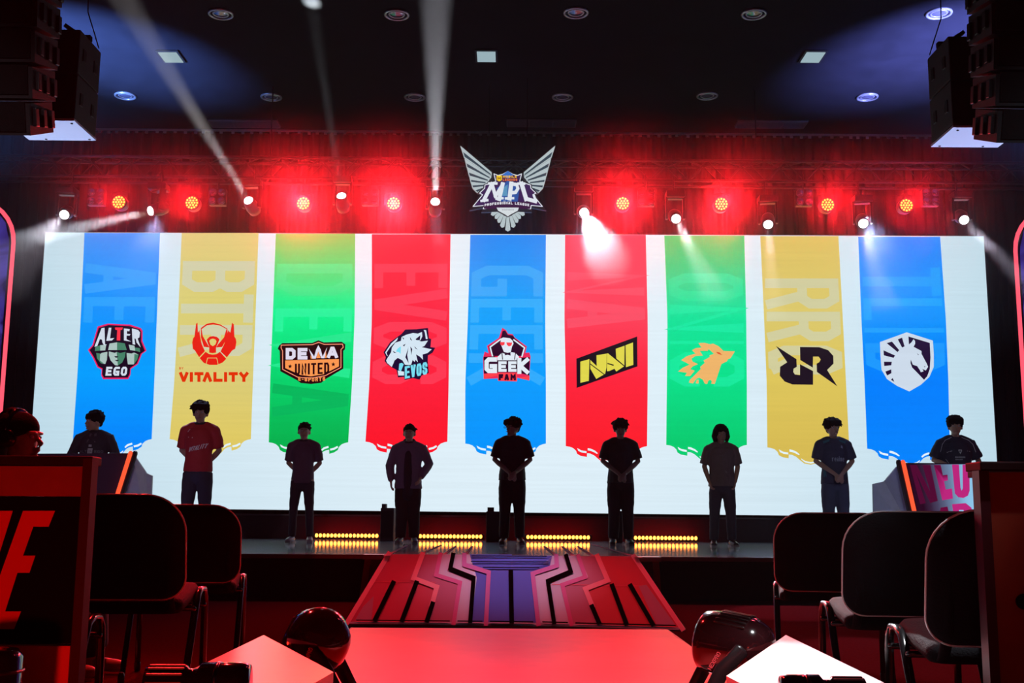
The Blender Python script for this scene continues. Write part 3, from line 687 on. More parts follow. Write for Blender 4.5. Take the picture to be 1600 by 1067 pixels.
# moving heads: pixel, power, target, beam angle, colour
BEAM = [(103, 333, 170, (-40, 470), 'y', 12.5, 14, (1, .93, 1)), (246, 327, 13000, (0, 385), 'y', 15.0, 9, (.85, .95, 1)), (393, 321, 6000, (120, -120), 'z', 0, 5.5, (1, .97, .9)),
        (535, 316, 1500, (487, 4), 'z', 0, 4, (.9, 1, 1)), (680, 323, 6000, (682, -120), 'z', 0, 6.5, (.95, .97, 1)), (912, 331, 1900, (1270, 1040), 'f', .33, 7, (.86, .95, 1)),
        (1055, 339, 800, (1120, 470), 'y', 13, 6, (1, .95, .95)), (1200, 346, 500, (1215, 600), 'y', 13, 8, (1, .95, .95)), (1348, 346, 700, (1390, 500), 'y', 13, 6, (1, .9, .95)), (1503, 340, 1100, (1640, 480), 'y', 13.5, 6, (.9, .85, 1))]
mh0 = None; lens_e = emis('beam_lens', (1, 1, 1), 14.0)
def make_mover():
    t = thing('moving_head_lamp', 'x', 'stage lamp')
    bm = bmesh.new(); box(bm, (0, 0, .34), (.28, .24, .1), bevel=.02); tube(bm, [(0, 0, .38), (0, .14, .43), (0, .16, .50), (0, .16, .66)], .014, 8); obj('base', bm, black_metal, t)
    bm = bmesh.new()
    for s in (-1, 1): box(bm, (s * .13, 0, .13), (.035, .1, .34), bevel=.012)
    box(bm, (0, 0, .29), (.29, .1, .03)); obj('yoke', bm, black_metal, t)
    return t
for i, (px, py, pw, tp, mode, tv, angd, col) in enumerate(BEAM):
    p = at_y(px, py, Y_T - .34)
    tgt = at_z(tp[0], tp[1], Z_CEIL) if mode == 'z' else (at_z(tp[0], tp[1], tv) if mode == 'f' else at_y(tp[0], tp[1], tv))
    o = make_mover(); mh0 = o
    pan_ = math.atan2((tgt - p).x, -(tgt - p).y)
    for ch in o.children:
        if ch.name.startswith('yoke'): ch.rotation_euler = (0, 0, pan_)
    o.location = p; o['label'] = 'small moving-head lamp with a white beam, %s from the left' % ORD[i]; o['group'] = 'moving-head lamps on the truss'
    dd = (tgt - p).normalized(); R = orient(dd)
    bm = bmesh.new(); lathe(bm, [(.03, -.16), (.09, -.15), (.105, -.05), (.09, .06), (.085, .12), (.072, .12), (.07, .10)], 20, R.to_4x4(), True); obj('head', bm, black_plastic, o, True)
    bm = bmesh.new(); lathe(bm, [(.066, .118), (.06, .135), (.03, .145)], 20, R.to_4x4(), True); obj('lens', bm, lens_e, o)
    if pw: spot('beam_light', p + dd * .2, tgt, pw * 6.5, col, angd, .35, .05)
# the side flare of the brightest lamp
# speaker boxes and rigging -------------------------------------------------------------
sp_m = mat('speaker_paint', (.010, .010, .012), .7, bump=.2, nscale=80)
ply_m = mat('pale_board', (.62, .66, .78), .6, noise=.04)
for s, nm in ((-1, 'left'), (1, 'right')):
    X = 4.33 * s; xc = 0
    t = thing('subwoofer_stack', 'pair of black bass cabinets hanging at the upper %s, pale underside' % nm, 'speaker', (X, 10.27, 4.39))
    for k in range(2):
        bm = bmesh.new(); box(bm, (0, 0, .02 + .215 + .435 * k), (.54, .54, .425), bevel=.012); c = obj('cabinet', bm, sp_m, t)
        for a in (-.14, .14):
            bm = bmesh.new(); box(bm, (-s * .271, a, .235 + .435 * k), (.012, .07, .12), bevel=.004); obj('handle', bm, black_plastic, c)
    bm = bmesh.new(); prism(bm, [Vector(p) for p in ((-.38, -.27, -.01), (.27, -.27, -.01), (.27, .29, -.01), (-.38, .29, -.01))] if s < 0 else [Vector(p) for p in ((-.27, -.27, -.01), (.38, -.27, -.01), (.38, .29, -.01), (-.27, .29, -.01))], Vector((0, 0, .022)))
    obj('bottom_board', bm, ply_m, t)
    bm = bmesh.new()
    for a in (-.2, .22):
        for b in (-.2, .25): ball(bm, (a, b, -.014), (.014, .014, .006), 1)
    obj('bolt', bm, black_metal, t)
    bm = bmesh.new(); box(bm, (-s * .02, 0, .91), (.5, .06, .05)); box(bm, (-s * .12, -.1, .95), (.16, .05, .035), Euler((0, -s * .6, 0)).to_matrix()); box(bm, (s * .1, 0, .95), (.05, .5, .04))
    obj('flying_bar', bm, black_metal, t)
    bm = bmesh.new(); tube(bm, [(s * .12, 0, .9), (s * .12, 0, Z_CEIL - 4.39)], .014, 8); tube(bm, [(-s * .27, .2, .9), (-s * .16, .15, 1.25), (-s * .12, .1, Z_CEIL - 4.39)], .006, 6); tube(bm, [(s * .17, 0, 1.0), (s * .17, 0, Z_CEIL - 4.39)], .008, 6)
    for k in range(12): tube(bm, [(s * .12 + .012 * math.cos(a), .012 * math.sin(a) * (k % 2), .95 + k * .07 + .03 * math.sin(a)) for a in [q * PI / 4 for q in range(8)]], .006, 5, closed=True)
    obj('chain', bm, black_metal, t)
    # line array
    t = thing('line_array', 'tall curved column of black loudspeakers hanging at the upper %s edge' % nm, 'speaker', (s * 4.32, 8.5, 3.72))
    z, ang_ = 0.0, .30; yy = 0
    for k in range(9):
        h = .28; M = Matrix.Translation((0, yy, z + h / 2)) @ Matrix.Rotation(ang_, 4, 'X')
        bm = bmesh.new()
        prism(bm, [M @ Vector(p) for p in ((-.62, -.24, -h / 2), (.62, -.24, -h / 2), (.62, .2, -h / 2 + .04), (-.62, .2, -h / 2 + .04))], (M.to_3x3() @ Vector((0, 0, h - .04))))
        c = obj('speaker_cabinet', bm, sp_m, t)
        for a in (-.15, 0, .15):
            bm = bmesh.new(); box(bm, M @ Vector((-s * .63, a, 0)), (.03, .06, .14), (M.to_3x3()), bevel=.006); obj('side_bracket', bm, black_metal, c)
        bm = bmesh.new(); box(bm, M @ Vector((0, -.25, 0)), (1.18, .012, h * .8), M.to_3x3()); obj('grille', bm, mat('grille', (.006, .006, .007), .5, .3, bump=.8, nscale=300), c)
        z += h * .985; yy += .0; ang_ *= .72
    bm = bmesh.new(); box(bm, (0, 0, z + .04), (1.0, .5, .06))
    for a in (-.4, .4): tube(bm, [(a, 0, z), (a, 0, Z_CEIL - 3.72)], .015, 8)
    obj('flying_frame', bm, black_metal, t)

# ceiling fittings --------------------------------------------------------------------------
dl0 = None
ring_m = mat('downlight_ring', (.42, .40, .45), .3, .6); lensd = mat('downlight_lens', (.22, .20, .30), .15, .6)
pos = [(345, 21), (620, 22), (900, 19), (1178, 21), (1467, 20), (196, 149), (424, 151), (648, 151), (879, 151), (1105, 149), (1355, 151)]
DLN = ['front row, first from the left', 'front row, second from the left', 'front row, above the winged sign', 'front row, second from the right', 'front row, beside the right speakers',
       'back row, beside the left speakers', 'back row, second from the left', 'back row, third from the left', 'back row, fourth from the left', 'back row, fifth from the left', 'back row, last on the right']
for i, (px, py) in enumerate(pos):
    p = at_z(px, py, Z_CEIL)
    if dl0 is None:
        t = thing('ceiling_downlight', 'x', 'downlight'); dl0 = t
        bm = bmesh.new()
        tube(bm, [(.155 * math.cos(a * PI / 12), .155 * math.sin(a * PI / 12), -.008) for a in range(24)], .02, 8, closed=True); obj('ring', bm, ring_m, t, True)
        bm = bmesh.new(); tube(bm, [(.10 * math.cos(a * PI / 12), .10 * math.sin(a * PI / 12), -.004) for a in range(24)], .014, 8, closed=True); obj('inner_ring', bm, ring_m, t, True)
        bm = bmesh.new(); lathe(bm, [(.14, -.002), (.09, -.012), (.03, -.03)], 24); obj('lens', bm, lensd, t, True)
        o = t
    else: o = copy_tree(dl0)
    o.location = p; o['label'] = 'round recessed ceiling downlight, ' + DLN[i]; o['group'] = 'ceiling downlights'
pn0 = None
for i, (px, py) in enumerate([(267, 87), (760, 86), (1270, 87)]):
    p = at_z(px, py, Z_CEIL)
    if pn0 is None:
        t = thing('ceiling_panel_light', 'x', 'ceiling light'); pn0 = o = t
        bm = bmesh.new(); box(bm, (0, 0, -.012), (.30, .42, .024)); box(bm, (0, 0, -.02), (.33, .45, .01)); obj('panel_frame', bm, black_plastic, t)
        bm = bmesh.new(); box(bm, (0, 0, -.028), (.27, .36, .01)); obj('diffuser', bm, emis('diffuser_added_glow', lin((176, 204, 214)), .75), t)  # glow added to an unlit diffuser in place of reflected light
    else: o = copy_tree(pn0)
    o.location = p; o['label'] = ['small square ceiling panel with added glow on the left', 'small square ceiling panel with added glow above the winged sign', 'small square ceiling panel with added glow on the right'][i]; o['group'] = 'square ceiling panels'
vt0 = None
for i, (px, py) in enumerate([(382, 191), (846, 190), (1205, 192)]):
    p = at_z(px, py, Z_CEIL)
    if vt0 is None:
        t = thing('ceiling_vent', 'x', 'vent'); vt0 = o = t
        bm = bmesh.new(); box(bm, (0, 0, -.01), (1.2, .34, .02)); obj('vent_backing', bm, black_plastic, t)
        for k in (-1, 0, 1):
            for j in range(6):
                bm = bmesh.new(); box(bm, (k * .39, -.13 + j * .052, -.028), (.37, .012, .022)); obj('slat', bm, mat('vent_metal', (.32, .28, .30), .4, .5), t)
        bm = bmesh.new()
        for k in (-.585, -.195, .195, .585): box(bm, (k, 0, -.03), (.015, .32, .03))
        for k in (-.16, .16): box(bm, (0, k, -.03), (1.18, .015, .03))
        obj('vent_frame', bm, MATS['vent_metal'], t)
    else: o = copy_tree(vt0)
    o.location = p; o['label'] = ['long slatted ceiling vent at the left, lit red', 'long slatted ceiling vent above the winged sign', 'long slatted ceiling vent at the right, nearly dark'][i]; o['group'] = 'ceiling vents'

# ================================================================== SIDE ARCHES WITH NEON EDGE
neon = emis('neon_pink', (1.0, .09, .14), 1.3)
for s, X0 in ((-1, at_y(18, 420, 14.8).x), (1, at_y(1589, 430, 14.8).x)):
    t = thing('arch_display', 'tall rounded display outlined in pink neon, %s edge' % ('left' if s < 0 else 'right'), 'display', (X0, 14.8, STG))
    top = at_y(800, 318, 14.8).z - STG; W2 = 2.4
    # inner edge at local x=0, extends outward by s*W2
    pts = [(0, 0, .02), (0, 0, top - .6)] + [(s * .6 * (1 - math.cos(a)), 0, top - .6 + .6 * math.sin(a)) for a in [k * PI / 16 for k in range(1, 9)]] + \
          [(s * (W2 - .6 + .6 * math.sin(a)), 0, top - .6 + .6 * math.cos(a)) for a in [k * PI / 16 for k in range(0, 9)]] + [(s * W2, 0, .02)]
    bm = bmesh.new(); tube(bm, pts, .028, 8); obj('neon_tube', bm, neon, t, True)
    ins = [(s * .04 + p[0] * (1 - .08 / W2), .03, max(.05, p[2] - .05)) for p in pts]
    bm = bmesh.new(); prism(bm, [Vector(p) for p in ins], Vector((0, .08, 0))); obj('frame_panel', bm, black_plastic, t)
    pm = bpy.data.materials.get('arch_picture')
    if pm is None:
        pm = bpy.data.materials.new('arch_picture'); pm.use_nodes = True; nt = pm.node_tree; nt.nodes.clear()
        e = nt.nodes.new('ShaderNodeEmission'); oo = nt.nodes.new('ShaderNodeOutputMaterial'); tc = nt.nodes.new('ShaderNodeTexCoord'); nz = nt.nodes.new('ShaderNodeTexNoise'); rp = nt.nodes.new('ShaderNodeValToRGB')
        nz.inputs['Scale'].default_value = 1.6; nz.inputs['Detail'].default_value = 3; nz.inputs['Distortion'].default_value = 1.4
        rp.color_ramp.elements[0].color = (.012, .004, .07, 1); rp.color_ramp.elements[0].position = .35; rp.color_ramp.elements[1].color = (.10, .07, .5, 1); rp.color_ramp.elements[1].position = .7
        nt.links.new(tc.outputs['Object'], nz.inputs['Vector']); nt.links.new(nz.outputs['Fac'], rp.inputs[0]); nt.links.new(rp.outputs[0], e.inputs[0]); nt.links.new(e.outputs[0], oo.inputs[0]); e.inputs[1].default_value = .8
    bm = bmesh.new(); prism(bm, [Vector((p[0] + s * .03 if abs(p[0]) < .1 else p[0], .015, p[2])) for p in ins], Vector((0, .012, 0))); obj('picture', bm, pm, t)

# ================================================================== STAGE DESKS
def stage_desk(s, name_lab, strip, side, front, Yd=14.4):
    c = at_y(strip[0][0], 849, Yd); t = thing('player_desk', name_lab, 'desk', (c.x, Yd, STG))
    P = [at_y(x, y, Yd) for x, y in front]
    P = [Vector((p.x, p.y, max(p.z, STG + .002))) for p in P]
    bm = bmesh.new(); prism(bm, P, Vector((0, .05, 0))); obj('front_panel', bm, mat('desk_front', (.05, .008, .04), .4), t, world=True)
    a, b = at_y(*strip[0], Yd - .04), at_y(*strip[1], Yd - .04); b = a + (b - a) * ((a.z - STG - .075) / (a.z - b.z))
    bm = bmesh.new(); tube(bm, [a, b], .03, 8); obj('neon_strip', bm, emis('neon_orange', (1.0, .10, .035), 1.15), t, world=True)
    bm = bmesh.new(); tube(bm, [a + Vector((-s * .05, .02, 0)), b + Vector((-s * .05, .02, 0))], .035, 8); obj('strip_channel', bm, black_plastic, t, world=True)
    Q = [Vector((at_y(x, y, Yd).x, Yd + dy, max(at_y(x, y, Yd).z, STG + .002))) for x, y, dy in side]
    bm = bmesh.new(); prism(bm, Q, Vector((-s * -.0, .04, 0))); obj('side_panel', bm, mat('desk_side', (.55, .58, .66), .45), t, world=True)
    zt_ = P[0].z; xs = [p.x for p in P]
    bm = bmesh.new(); box(bm, ((min(xs) + max(xs)) / 2 - s * -.0, Yd + .15, zt_ - .02), (max(xs) - min(xs), .3, .04)); obj('desk_top', bm, black_plastic, t, world=True)
    return t
dL = stage_desk(-1, 'dark purple player desk with an orange neon edge, left end of stage', [(204, 708), (180, 784)],
                [(207, 707, 0), (219, 738, .25), (226, 742, .3), (222, 849, .3), (160, 849, 0)], [(-60, 709), (202, 708), (158, 849), (-60, 849)])
dR = stage_desk(1, 'player desk with a lit lettered front and orange neon edge, right end', [(1411, 722), (1430, 806)],
                [(1407, 722, 0), (1392, 751, .25), (1376, 755, .3), (1378, 856, .3), (1440, 856, 0)], [(1414, 723), (1650, 725), (1650, 858), (1440, 858)])
fl = Flat((0, 14.37, 0), (0, -1, 0), .004); fl.crop(1370, 640, 5.617)
g = lambda x: tuple(a * (1 - x) + b * x for a, b in zip((42, 8, 34), (150, 208, 246)))
for i in range(10):
    x0_, x1_ = 262 + i * 72, 262 + (i + 1) * 72; k0, k1 = min(1, max(0, (i - 1.2) / 7) * 1.15), min(1, max(0, (i - .2) / 7) * 1.15)
    sl0, sl1 = 85 * (1 - i / 10), 85 * (1 - (i + 1) / 10)
    fl.poly([(x0_, 480), (x1_, 480), (x1_ + sl1 * 2, 1205), (x0_ + sl0 * 2, 1205)], None, 1, [g(k0), g(k1), g(k1), g(k0)])
MG = (196, 40, 130); MD = (110, 8, 62)
fl.poly([(290, 485), (350, 485), (470, 720), (400, 485), (470, 485), (535, 800), (470, 820), (345, 560), (430, 820), (380, 830)], (84, 10, 52), 3)
fl.poly([(500, 485), (560, 485), (580, 575), (620, 570), (625, 620), (590, 628), (605, 700), (660, 692), (668, 780), (575, 795)], MD, 3, [MD] * 4 + [MG] * 6)
fl.poly([(660, 482), (720, 482), (735, 690), (745, 712), (755, 690), (752, 482), (812, 482), (815, 710), (800, 755), (760, 775), (715, 768), (685, 735)], MG, 3)
fl.poly([(850, 480), (905, 480), (905, 760), (850, 760)], MG, 3); fl.poly([(905, 480), (1010, 480), (1040, 540), (1010, 640), (1050, 760), (985, 760), (950, 660), (905, 660)], MG, 3)
fl.poly([(560, 860), (620, 850), (700, 1195), (640, 1195), (600, 1080), (560, 1195), (500, 1195)], MD, 3)
fl.poly([(660, 830), (780, 820), (830, 860), (850, 960), (800, 1050), (770, 1060), (790, 1200), (720, 1200)], MG, 3); fl.poly([(720, 880), (760, 880), (780, 940), (740, 980)], (150, 205, 245), 4)
fl.poly([(982, 480), (1570, 480), (1570, 1205), (982, 1205)], g(1), 1); fl.text('AL', 1090, 485, 1430, 780, 58, MG, 3)
o = fl.build('front_display', attr_emis('desk_display', .9), dR); o['label'] = 'lit front with tall magenta lettering'

# ================================================================== LED BARS ON THE STAGE
barx = [((492, 834), (592, 836)), ((655, 838), (753, 839)), ((822, 840), (922, 841)), ((990, 842), (1090, 843.5))]
cell_m = emis('bar_led', (1.0, .25, .025), 10.0)
Y_B = 17.95; lb0 = None
for i, (a, b) in enumerate(barx):
    pa, pb = at_y(a[0], a[1], Y_B), at_y(b[0], b[1], Y_B); Lw = pb.x - pa.x
    if lb0 is None:
        t = thing('led_bar', 'x', 'light bar'); lb0 = o = t
        bm = bmesh.new(); box(bm, (0, .03, .055), (Lw + .06, .08, .09), bevel=.008); obj('bar_housing', bm, black_metal, t)
        for k in (-.35, .35):
            bm = bmesh.new(); box(bm, (k, .02, .006), (.06, .12, .012)); obj('foot', bm, black_metal, t)
        c0 = None
        for k in range(17):
            if c0 is None:
                bm = bmesh.new(); ball(bm, (0, 0, 0), (.024, .012, .03), 2); c0 = obj('led_cell', bm, cell_m, t, True); c = c0
            else: c = c0.copy(); link(c)
            c.location = (-Lw / 2 + .03 + k * (Lw - .06) / 16, -.018, .062)
    else: o = copy_tree(lb0)
    cx_ = (pa.x + pb.x) / 2; o.location = (cx_, Y_B, STG)
    o['label'] = 'low bar of glowing orange-red LEDs on the stage, %s from the left' % ORD[i]; o['group'] = 'LED bars on the stage'
    area('bar_back_light', (cx_, Y_B + .09, STG + .03), (cx_, Y_B + .5, STG + .10), 5, (1.0, .01, .01), 1.0, .05, 170)
# small black boxes behind the people
for i, (px, w_, h_) in enumerate([(609, .20, .20), (777, .32, .16), (960, .18, .18)]):
    p = at_y(px, 800, 17.4)
    t = thing('floor_monitor', ['small black box behind the person in the pale open jacket', 'low black box behind the person in the centre', 'small black box behind the person in the dark tee'][i], 'stage box', (p.x, 17.2, STG))
    h_ += .29
    bm = bmesh.new(); box(bm, (0, 0, h_ / 2), (w_, .3, h_), bevel=.01); box(bm, (-w_ * .3, 0, h_ + .03), (w_ * .3, .2, .06)); obj('casing', bm, sp_m, t)
    bm = bmesh.new(); box(bm, (0, -.155, h_ / 2), (w_ * .85, .012, h_ * .8)); obj('grille', bm, MATS['grille'], t)

# ================================================================== RAMP AND RED RUNNER
a = Vector((0, 8.32, .012)); b = Vector((0, Y_FRONT, STG + .004)); rn = Vector((0, -(b.z - a.z), b.y - a.y)).normalized()
rp_ = thing('stage_ramp', 'printed ramp with pink, blue and black lines leading up to the stage', 'ramp', (0, 8.32, 0))
def rw(x, y): return hit(x, y, a, rn)
blc, brc, tlc, trc = rw(543, 974), rw(1071, 982), rw(602, 868), rw(992, 871)
bm = bmesh.new(); prism(bm, [blc, brc, trc, tlc], Vector((0, 0, -.02)) * 1)
for q in ((blc, tlc), (brc, trc)):
    pass
obj('ramp_board', bm, mat('ramp_board', (.3, .3, .36), .4), rp_, world=True)
bm = bmesh.new()
for s, q in ((-1, (blc, tlc)), (1, (brc, trc))):
    x = (q[0].x + q[1].x) / 2
    prism(bm, [Vector((x - s * .03, 8.45, 0)), Vector((x - s * .03, Y_FRONT - .02, 0)), Vector((x - s * .03, Y_FRONT - .02, STG - .03))], Vector((-s * .02, 0, 0)))
obj('ramp_side', bm, black_cloth, rp_, world=True)
fl = Flat(a, rn, .003)
# base tints across the ramp: red panels outside, pale, blue centre
fl.crop(540, 840, 5.926)
RED = (205, 96, 116); PAL = (205, 210, 226); BLU = (96, 118, 214); PNK = (250, 170, 180); BK = (10, 6, 10); MAGN = (214, 122, 176)
def R2(x, y): # right crop to left-crop frame
    return ((800 + x / 5.714 - 540) * 5.926, y / 5.714 * 5.926)
def LR(Lp, col, Rp=None, lay=2, cols=None):
    fl.poly(Lp, col, lay, cols)
    if Rp: fl.poly([R2(*p) for p in Rp], col, lay, cols)
fl.poly([(20, 788), (380, 152), (700, 155), (600, 370), (850, 450), (740, 780)], RED, 1); fl.poly([(700, 155), (880, 155), (820, 340), (1060, 420), (980, 785), (740, 785), (850, 450), (600, 370)], (188, 120, 146), 1)
fl.poly([(880, 155), (1150, 155), (1170, 260), (1200, 360), (1160, 790), (980, 785), (1060, 420), (820, 340)], PAL, 1)
fl.poly([(1150, 155), (1540, 157), (1540, 800), (1160, 790), (1215, 370)], BLU, 1, )
fl.poly([R2(*p) for p in [(0, 158), (360, 160), (340, 250), (200, 300), (240, 760), (0, 755)]], BLU, 1); fl.poly([R2(*p) for p in [(360, 160), (600, 162), (680, 350), (440, 430), (540, 775), (250, 760), (200, 300)]], PAL, 1)
fl.poly([R2(*p) for p in [(600, 162), (750, 164), (885, 380), (630, 455), (790, 775), (540, 775), (440, 430), (680, 350)]], (190, 130, 150), 1); fl.poly([R2(*p) for p in [(750, 164), (1080, 166), (1530, 815), (790, 775), (630, 455), (885, 380)]], (212, 98, 104), 1)
fl.poly([(160, 640), (260, 540), (240, 760), (90, 760)], (190, 150, 170), 2); fl.poly([R2(*p) for p in [(1130, 430), (1200, 420), (1460, 780), (1290, 775)]], (190, 150, 165), 2)
fl.line([(18, 780), (400, 150)], 44, PNK, 3); fl.line([R2(1090, 170), R2(1520, 812)], 44, PNK, 3)
fl.line([(712, 155), (630, 375), (845, 455), (800, 615)], 44, PNK, 4); fl.line([R2(762, 165), R2(855, 380), R2(655, 455), R2(715, 605)], 44, PNK, 4)
fl.line([(878, 155), (838, 345), (1060, 415), (1000, 790)], 38, MAGN, 3); fl.line([R2(592, 165), R2(655, 350), R2(450, 420), R2(530, 770)], 38, MAGN, 3)
fl.line([(995, 158), (970, 285), (1185, 370), (1155, 770)], 38, BK, 5); fl.line([R2(485, 165), R2(525, 300), R2(320, 385), R2(375, 755)], 38, BK, 5)
fl.line([(1100, 160), (1100, 250), (1325, 320), (1300, 795)], 40, (200, 130, 190), 4); fl.line([R2(395, 165), R2(400, 250), R2(185, 320), R2(235, 770)], 40, (200, 130, 190), 4)
for q in ([(440, 418), (275, 755)], [(655, 418), (525, 760)], [(805, 612), (755, 765)], [(1530, 318), (1538, 775)]): fl.line(q, 42, BK, 5)
for q in ([(895, 430), (1020, 765)], [(1060, 430), (1255, 770)], [(715, 615), (775, 755)]): fl.line([R2(*p) for p in q], 42, BK, 5)
fl.poly([(95, 758), (965, 766), (965, 776), (100, 768)], BK, 6); fl.poly([(1035, 766), (1268, 768), (1268, 778), (1035, 776)], BK, 6); fl.poly([(1335, 768), R2(190, 745), R2(190, 758), (1335, 780)], BK, 6)
fl.poly([R2(270, 745), R2(500, 752), R2(500, 764), R2(270, 757)], BK, 6); fl.poly([R2(565, 755), R2(1460, 778), R2(1465, 790), R2(565, 767)], BK, 6)
for y_, x0_, x1_ in ((170, 1165, R2(310, 0)[0]), (223, 1160, R2(325, 0)[0]), (276, 1270, R2(245, 0)[0])): fl.poly([(x0_, y_ - 6), (x1_, y_ - 3), (x1_, y_ + 6), (x0_, y_ + 4)], BK, 6)
fl.line([(240, 408), (830, 412)], 7, (228, 110, 128), 2); fl.line([R2(360, 418), R2(1200, 430)], 7, (228, 110, 128), 2)
fl.poly([(10, 778), (1540, 784), (1540, 802), (5, 794)], PAL, 2); fl.poly([R2(0, 755), R2(1500, 800), R2(1490, 822), R2(0, 772)], PAL, 2)
fl.build('ramp_print', attr_print('ramp_vinyl', .6, 0.), rp_)
# cheek pieces beside the ramp
for s, Lp in ((-1, [(571, 870), (600, 868), (578, 906), (562, 920)]), (1, [(1029, 874), (998, 871), (1021, 910), (1033, 924)])):
    Pp = [at_y(x, y, 11.1) for x, y in Lp]
    t = thing('ramp_cheek', 'short dark wing piece with a white top edge, %s side of the ramp' % ('left' if s < 0 else 'right'), 'stage trim', (Pp[3].x, 11.1, 0))
    bm = bmesh.new(); Q = [Pp[0], Pp[1], Vector((Pp[2].x, 11.1, .0)), Vector((Pp[3].x, 11.1, .0))]; prism(bm, Q, Vector((0, .08, 0))); obj('wing_panel', bm, mat('wing_panel', (.05, .05, .12), .35), t, world=True)
    bm = bmesh.new(); box(bm, ((Pp[0].x + Pp[1].x) / 2, 11.08, Pp[0].z + .004), (abs(Pp[0].x - Pp[1].x) + .02, .20, .045)); obj('top_edge', bm, white_gloss, t, world=True)
    bm = bmesh.new(); prism(bm, [Vector((Pp[0].x, 11.07, Pp[0].z)), Vector((Pp[0].x - s * .06, 11.07, Pp[0].z)), Vector((Pp[3].x - s * .06, 11.07, 0)), Vector((Pp[3].x, 11.07, 0))], Vector((0, .03, 0))); obj('red_edge', bm, mat('red_edge', (.55, .02, .03), .5), t, world=True)
# stripes continuing on the deck
fl = Flat((0, 0, STG + .002), (0, 0, 1), .002)
for p0, p1, wd in (((603, 868), (636, 852), 4), ((656, 866), (690, 851), 3), ((694, 866), (712, 853), 3), ((728, 866), (738, 853), 3), ((868, 867), (850, 853), 3), ((896, 868), (878, 853), 3), ((928, 869), (902, 853), 3), ((1000, 871), (924, 850), 4)):
    fl.poly([(p0[0] - wd, p0[1]), (p0[0] + wd, p0[1]), (p1[0] + wd * .6, p1[1]), (p1[0] - wd * .6, p1[1])], (235, 160, 175), 1)
st = fl.build('deck_stripe_decals', attr_print('deck_print', .3), None); tag(st, 'pink printed stripes on the glossy deck above the ramp', 'floor decal', kind='thing')
# red runner
pl_, pr_ = at_z(578, 978, .01), at_z(1030, 984, .01)
t = thing('red_runner', 'wide glossy red runner from the foot of the ramp towards the camera', 'carpet', (0, 8.2, 0))
bm = bmesh.new(); yb = 8.24; n_ = 30
rows = []
for i in range(n_ + 1):
    y = yb + (1.2 - yb) * i / n_; rows.append([bm.verts.new((x_, y, .012 + .002 * math.sin(i * 1.7 + x_))) for x_ in [-1.12 + 2.24 * j / 12 for j in range(13)]])
for A, B in zip(rows, rows[1:]):
    for j in range(12): bm.faces.new((A[j], B[j], B[j + 1], A[j + 1]))
run_m = mat('runner_red', (.80, .06, .06), .42, 0, .22, noise=.10, bump=.12, nscale=6)
obj('runner_sheet', bm, run_m, t, True, world=True)
bm = bmesh.new()
for s in (-1, 1): box(bm, (s * 1.12, (yb + 1.2) / 2, .006), (.012, yb - 1.2, .012))
obj('runner_hem', bm, mat('runner_hem', (.5, .04, .05), .5), t, world=True)

# ================================================================== CHAIRS
fab = mat('chair_fabric', (.005, .0045, .006), .85, 0, .08, bump=.35, nscale=160); shell = mat('chair_shell', (.02, .02, .022), .45); tubem = mat('chair_tube', (.02, .018, .02), .2, .3, .8)
def rrect(w, h, r, n=6, sq=0):
    pts = []
    for cx_, cz, a0 in ((w / 2 - r, h - r, 0), (-w / 2 + r, h - r, PI / 2), (-w / 2 + r, r * .6, PI), (w / 2 - r, r * .6, 3 * PI / 2)):
        rr = r if cz > r else r * .6; cx2 = math.copysign(w / 2 - rr, cx_)
        for k in range(n + 1): pts.append((cx2 + rr * math.cos(a0 + k * PI / 2 / n), (cz if cz > r else rr) + rr * math.sin(a0 + k * PI / 2 / n)))
    return pts
def pad(bm, outline, mapf, th, inset=.03, dome=.012):
    """cushion: rings of the outline, front dome and flat back"""
    cx_ = 0; cz = sum(p[1] for p in outline) / len(outline)
    def ring(k, d): return [bm.verts.new(mapf(cx_ + (x - cx_) * k, cz + (z - cz) * k, d)) for x, z in outline]
    rs = [ring(.6, -th / 2), ring(.95, -th / 2), ring(1, -th * .2), ring(1, th * .2), ring(.95, th / 2), ring(.6, th / 2 + dome)]
    n = len(outline)
    for A, B in zip(rs, rs[1:]):
        for i in range(n): bm.faces.new((A[i], A[(i + 1) % n], B[(i + 1) % n], B[i]))
    bm.faces.new(rs[0]); bm.faces.new(list(reversed(rs[-1]))); bmesh.ops.recalc_face_normals(bm, faces=bm.faces)
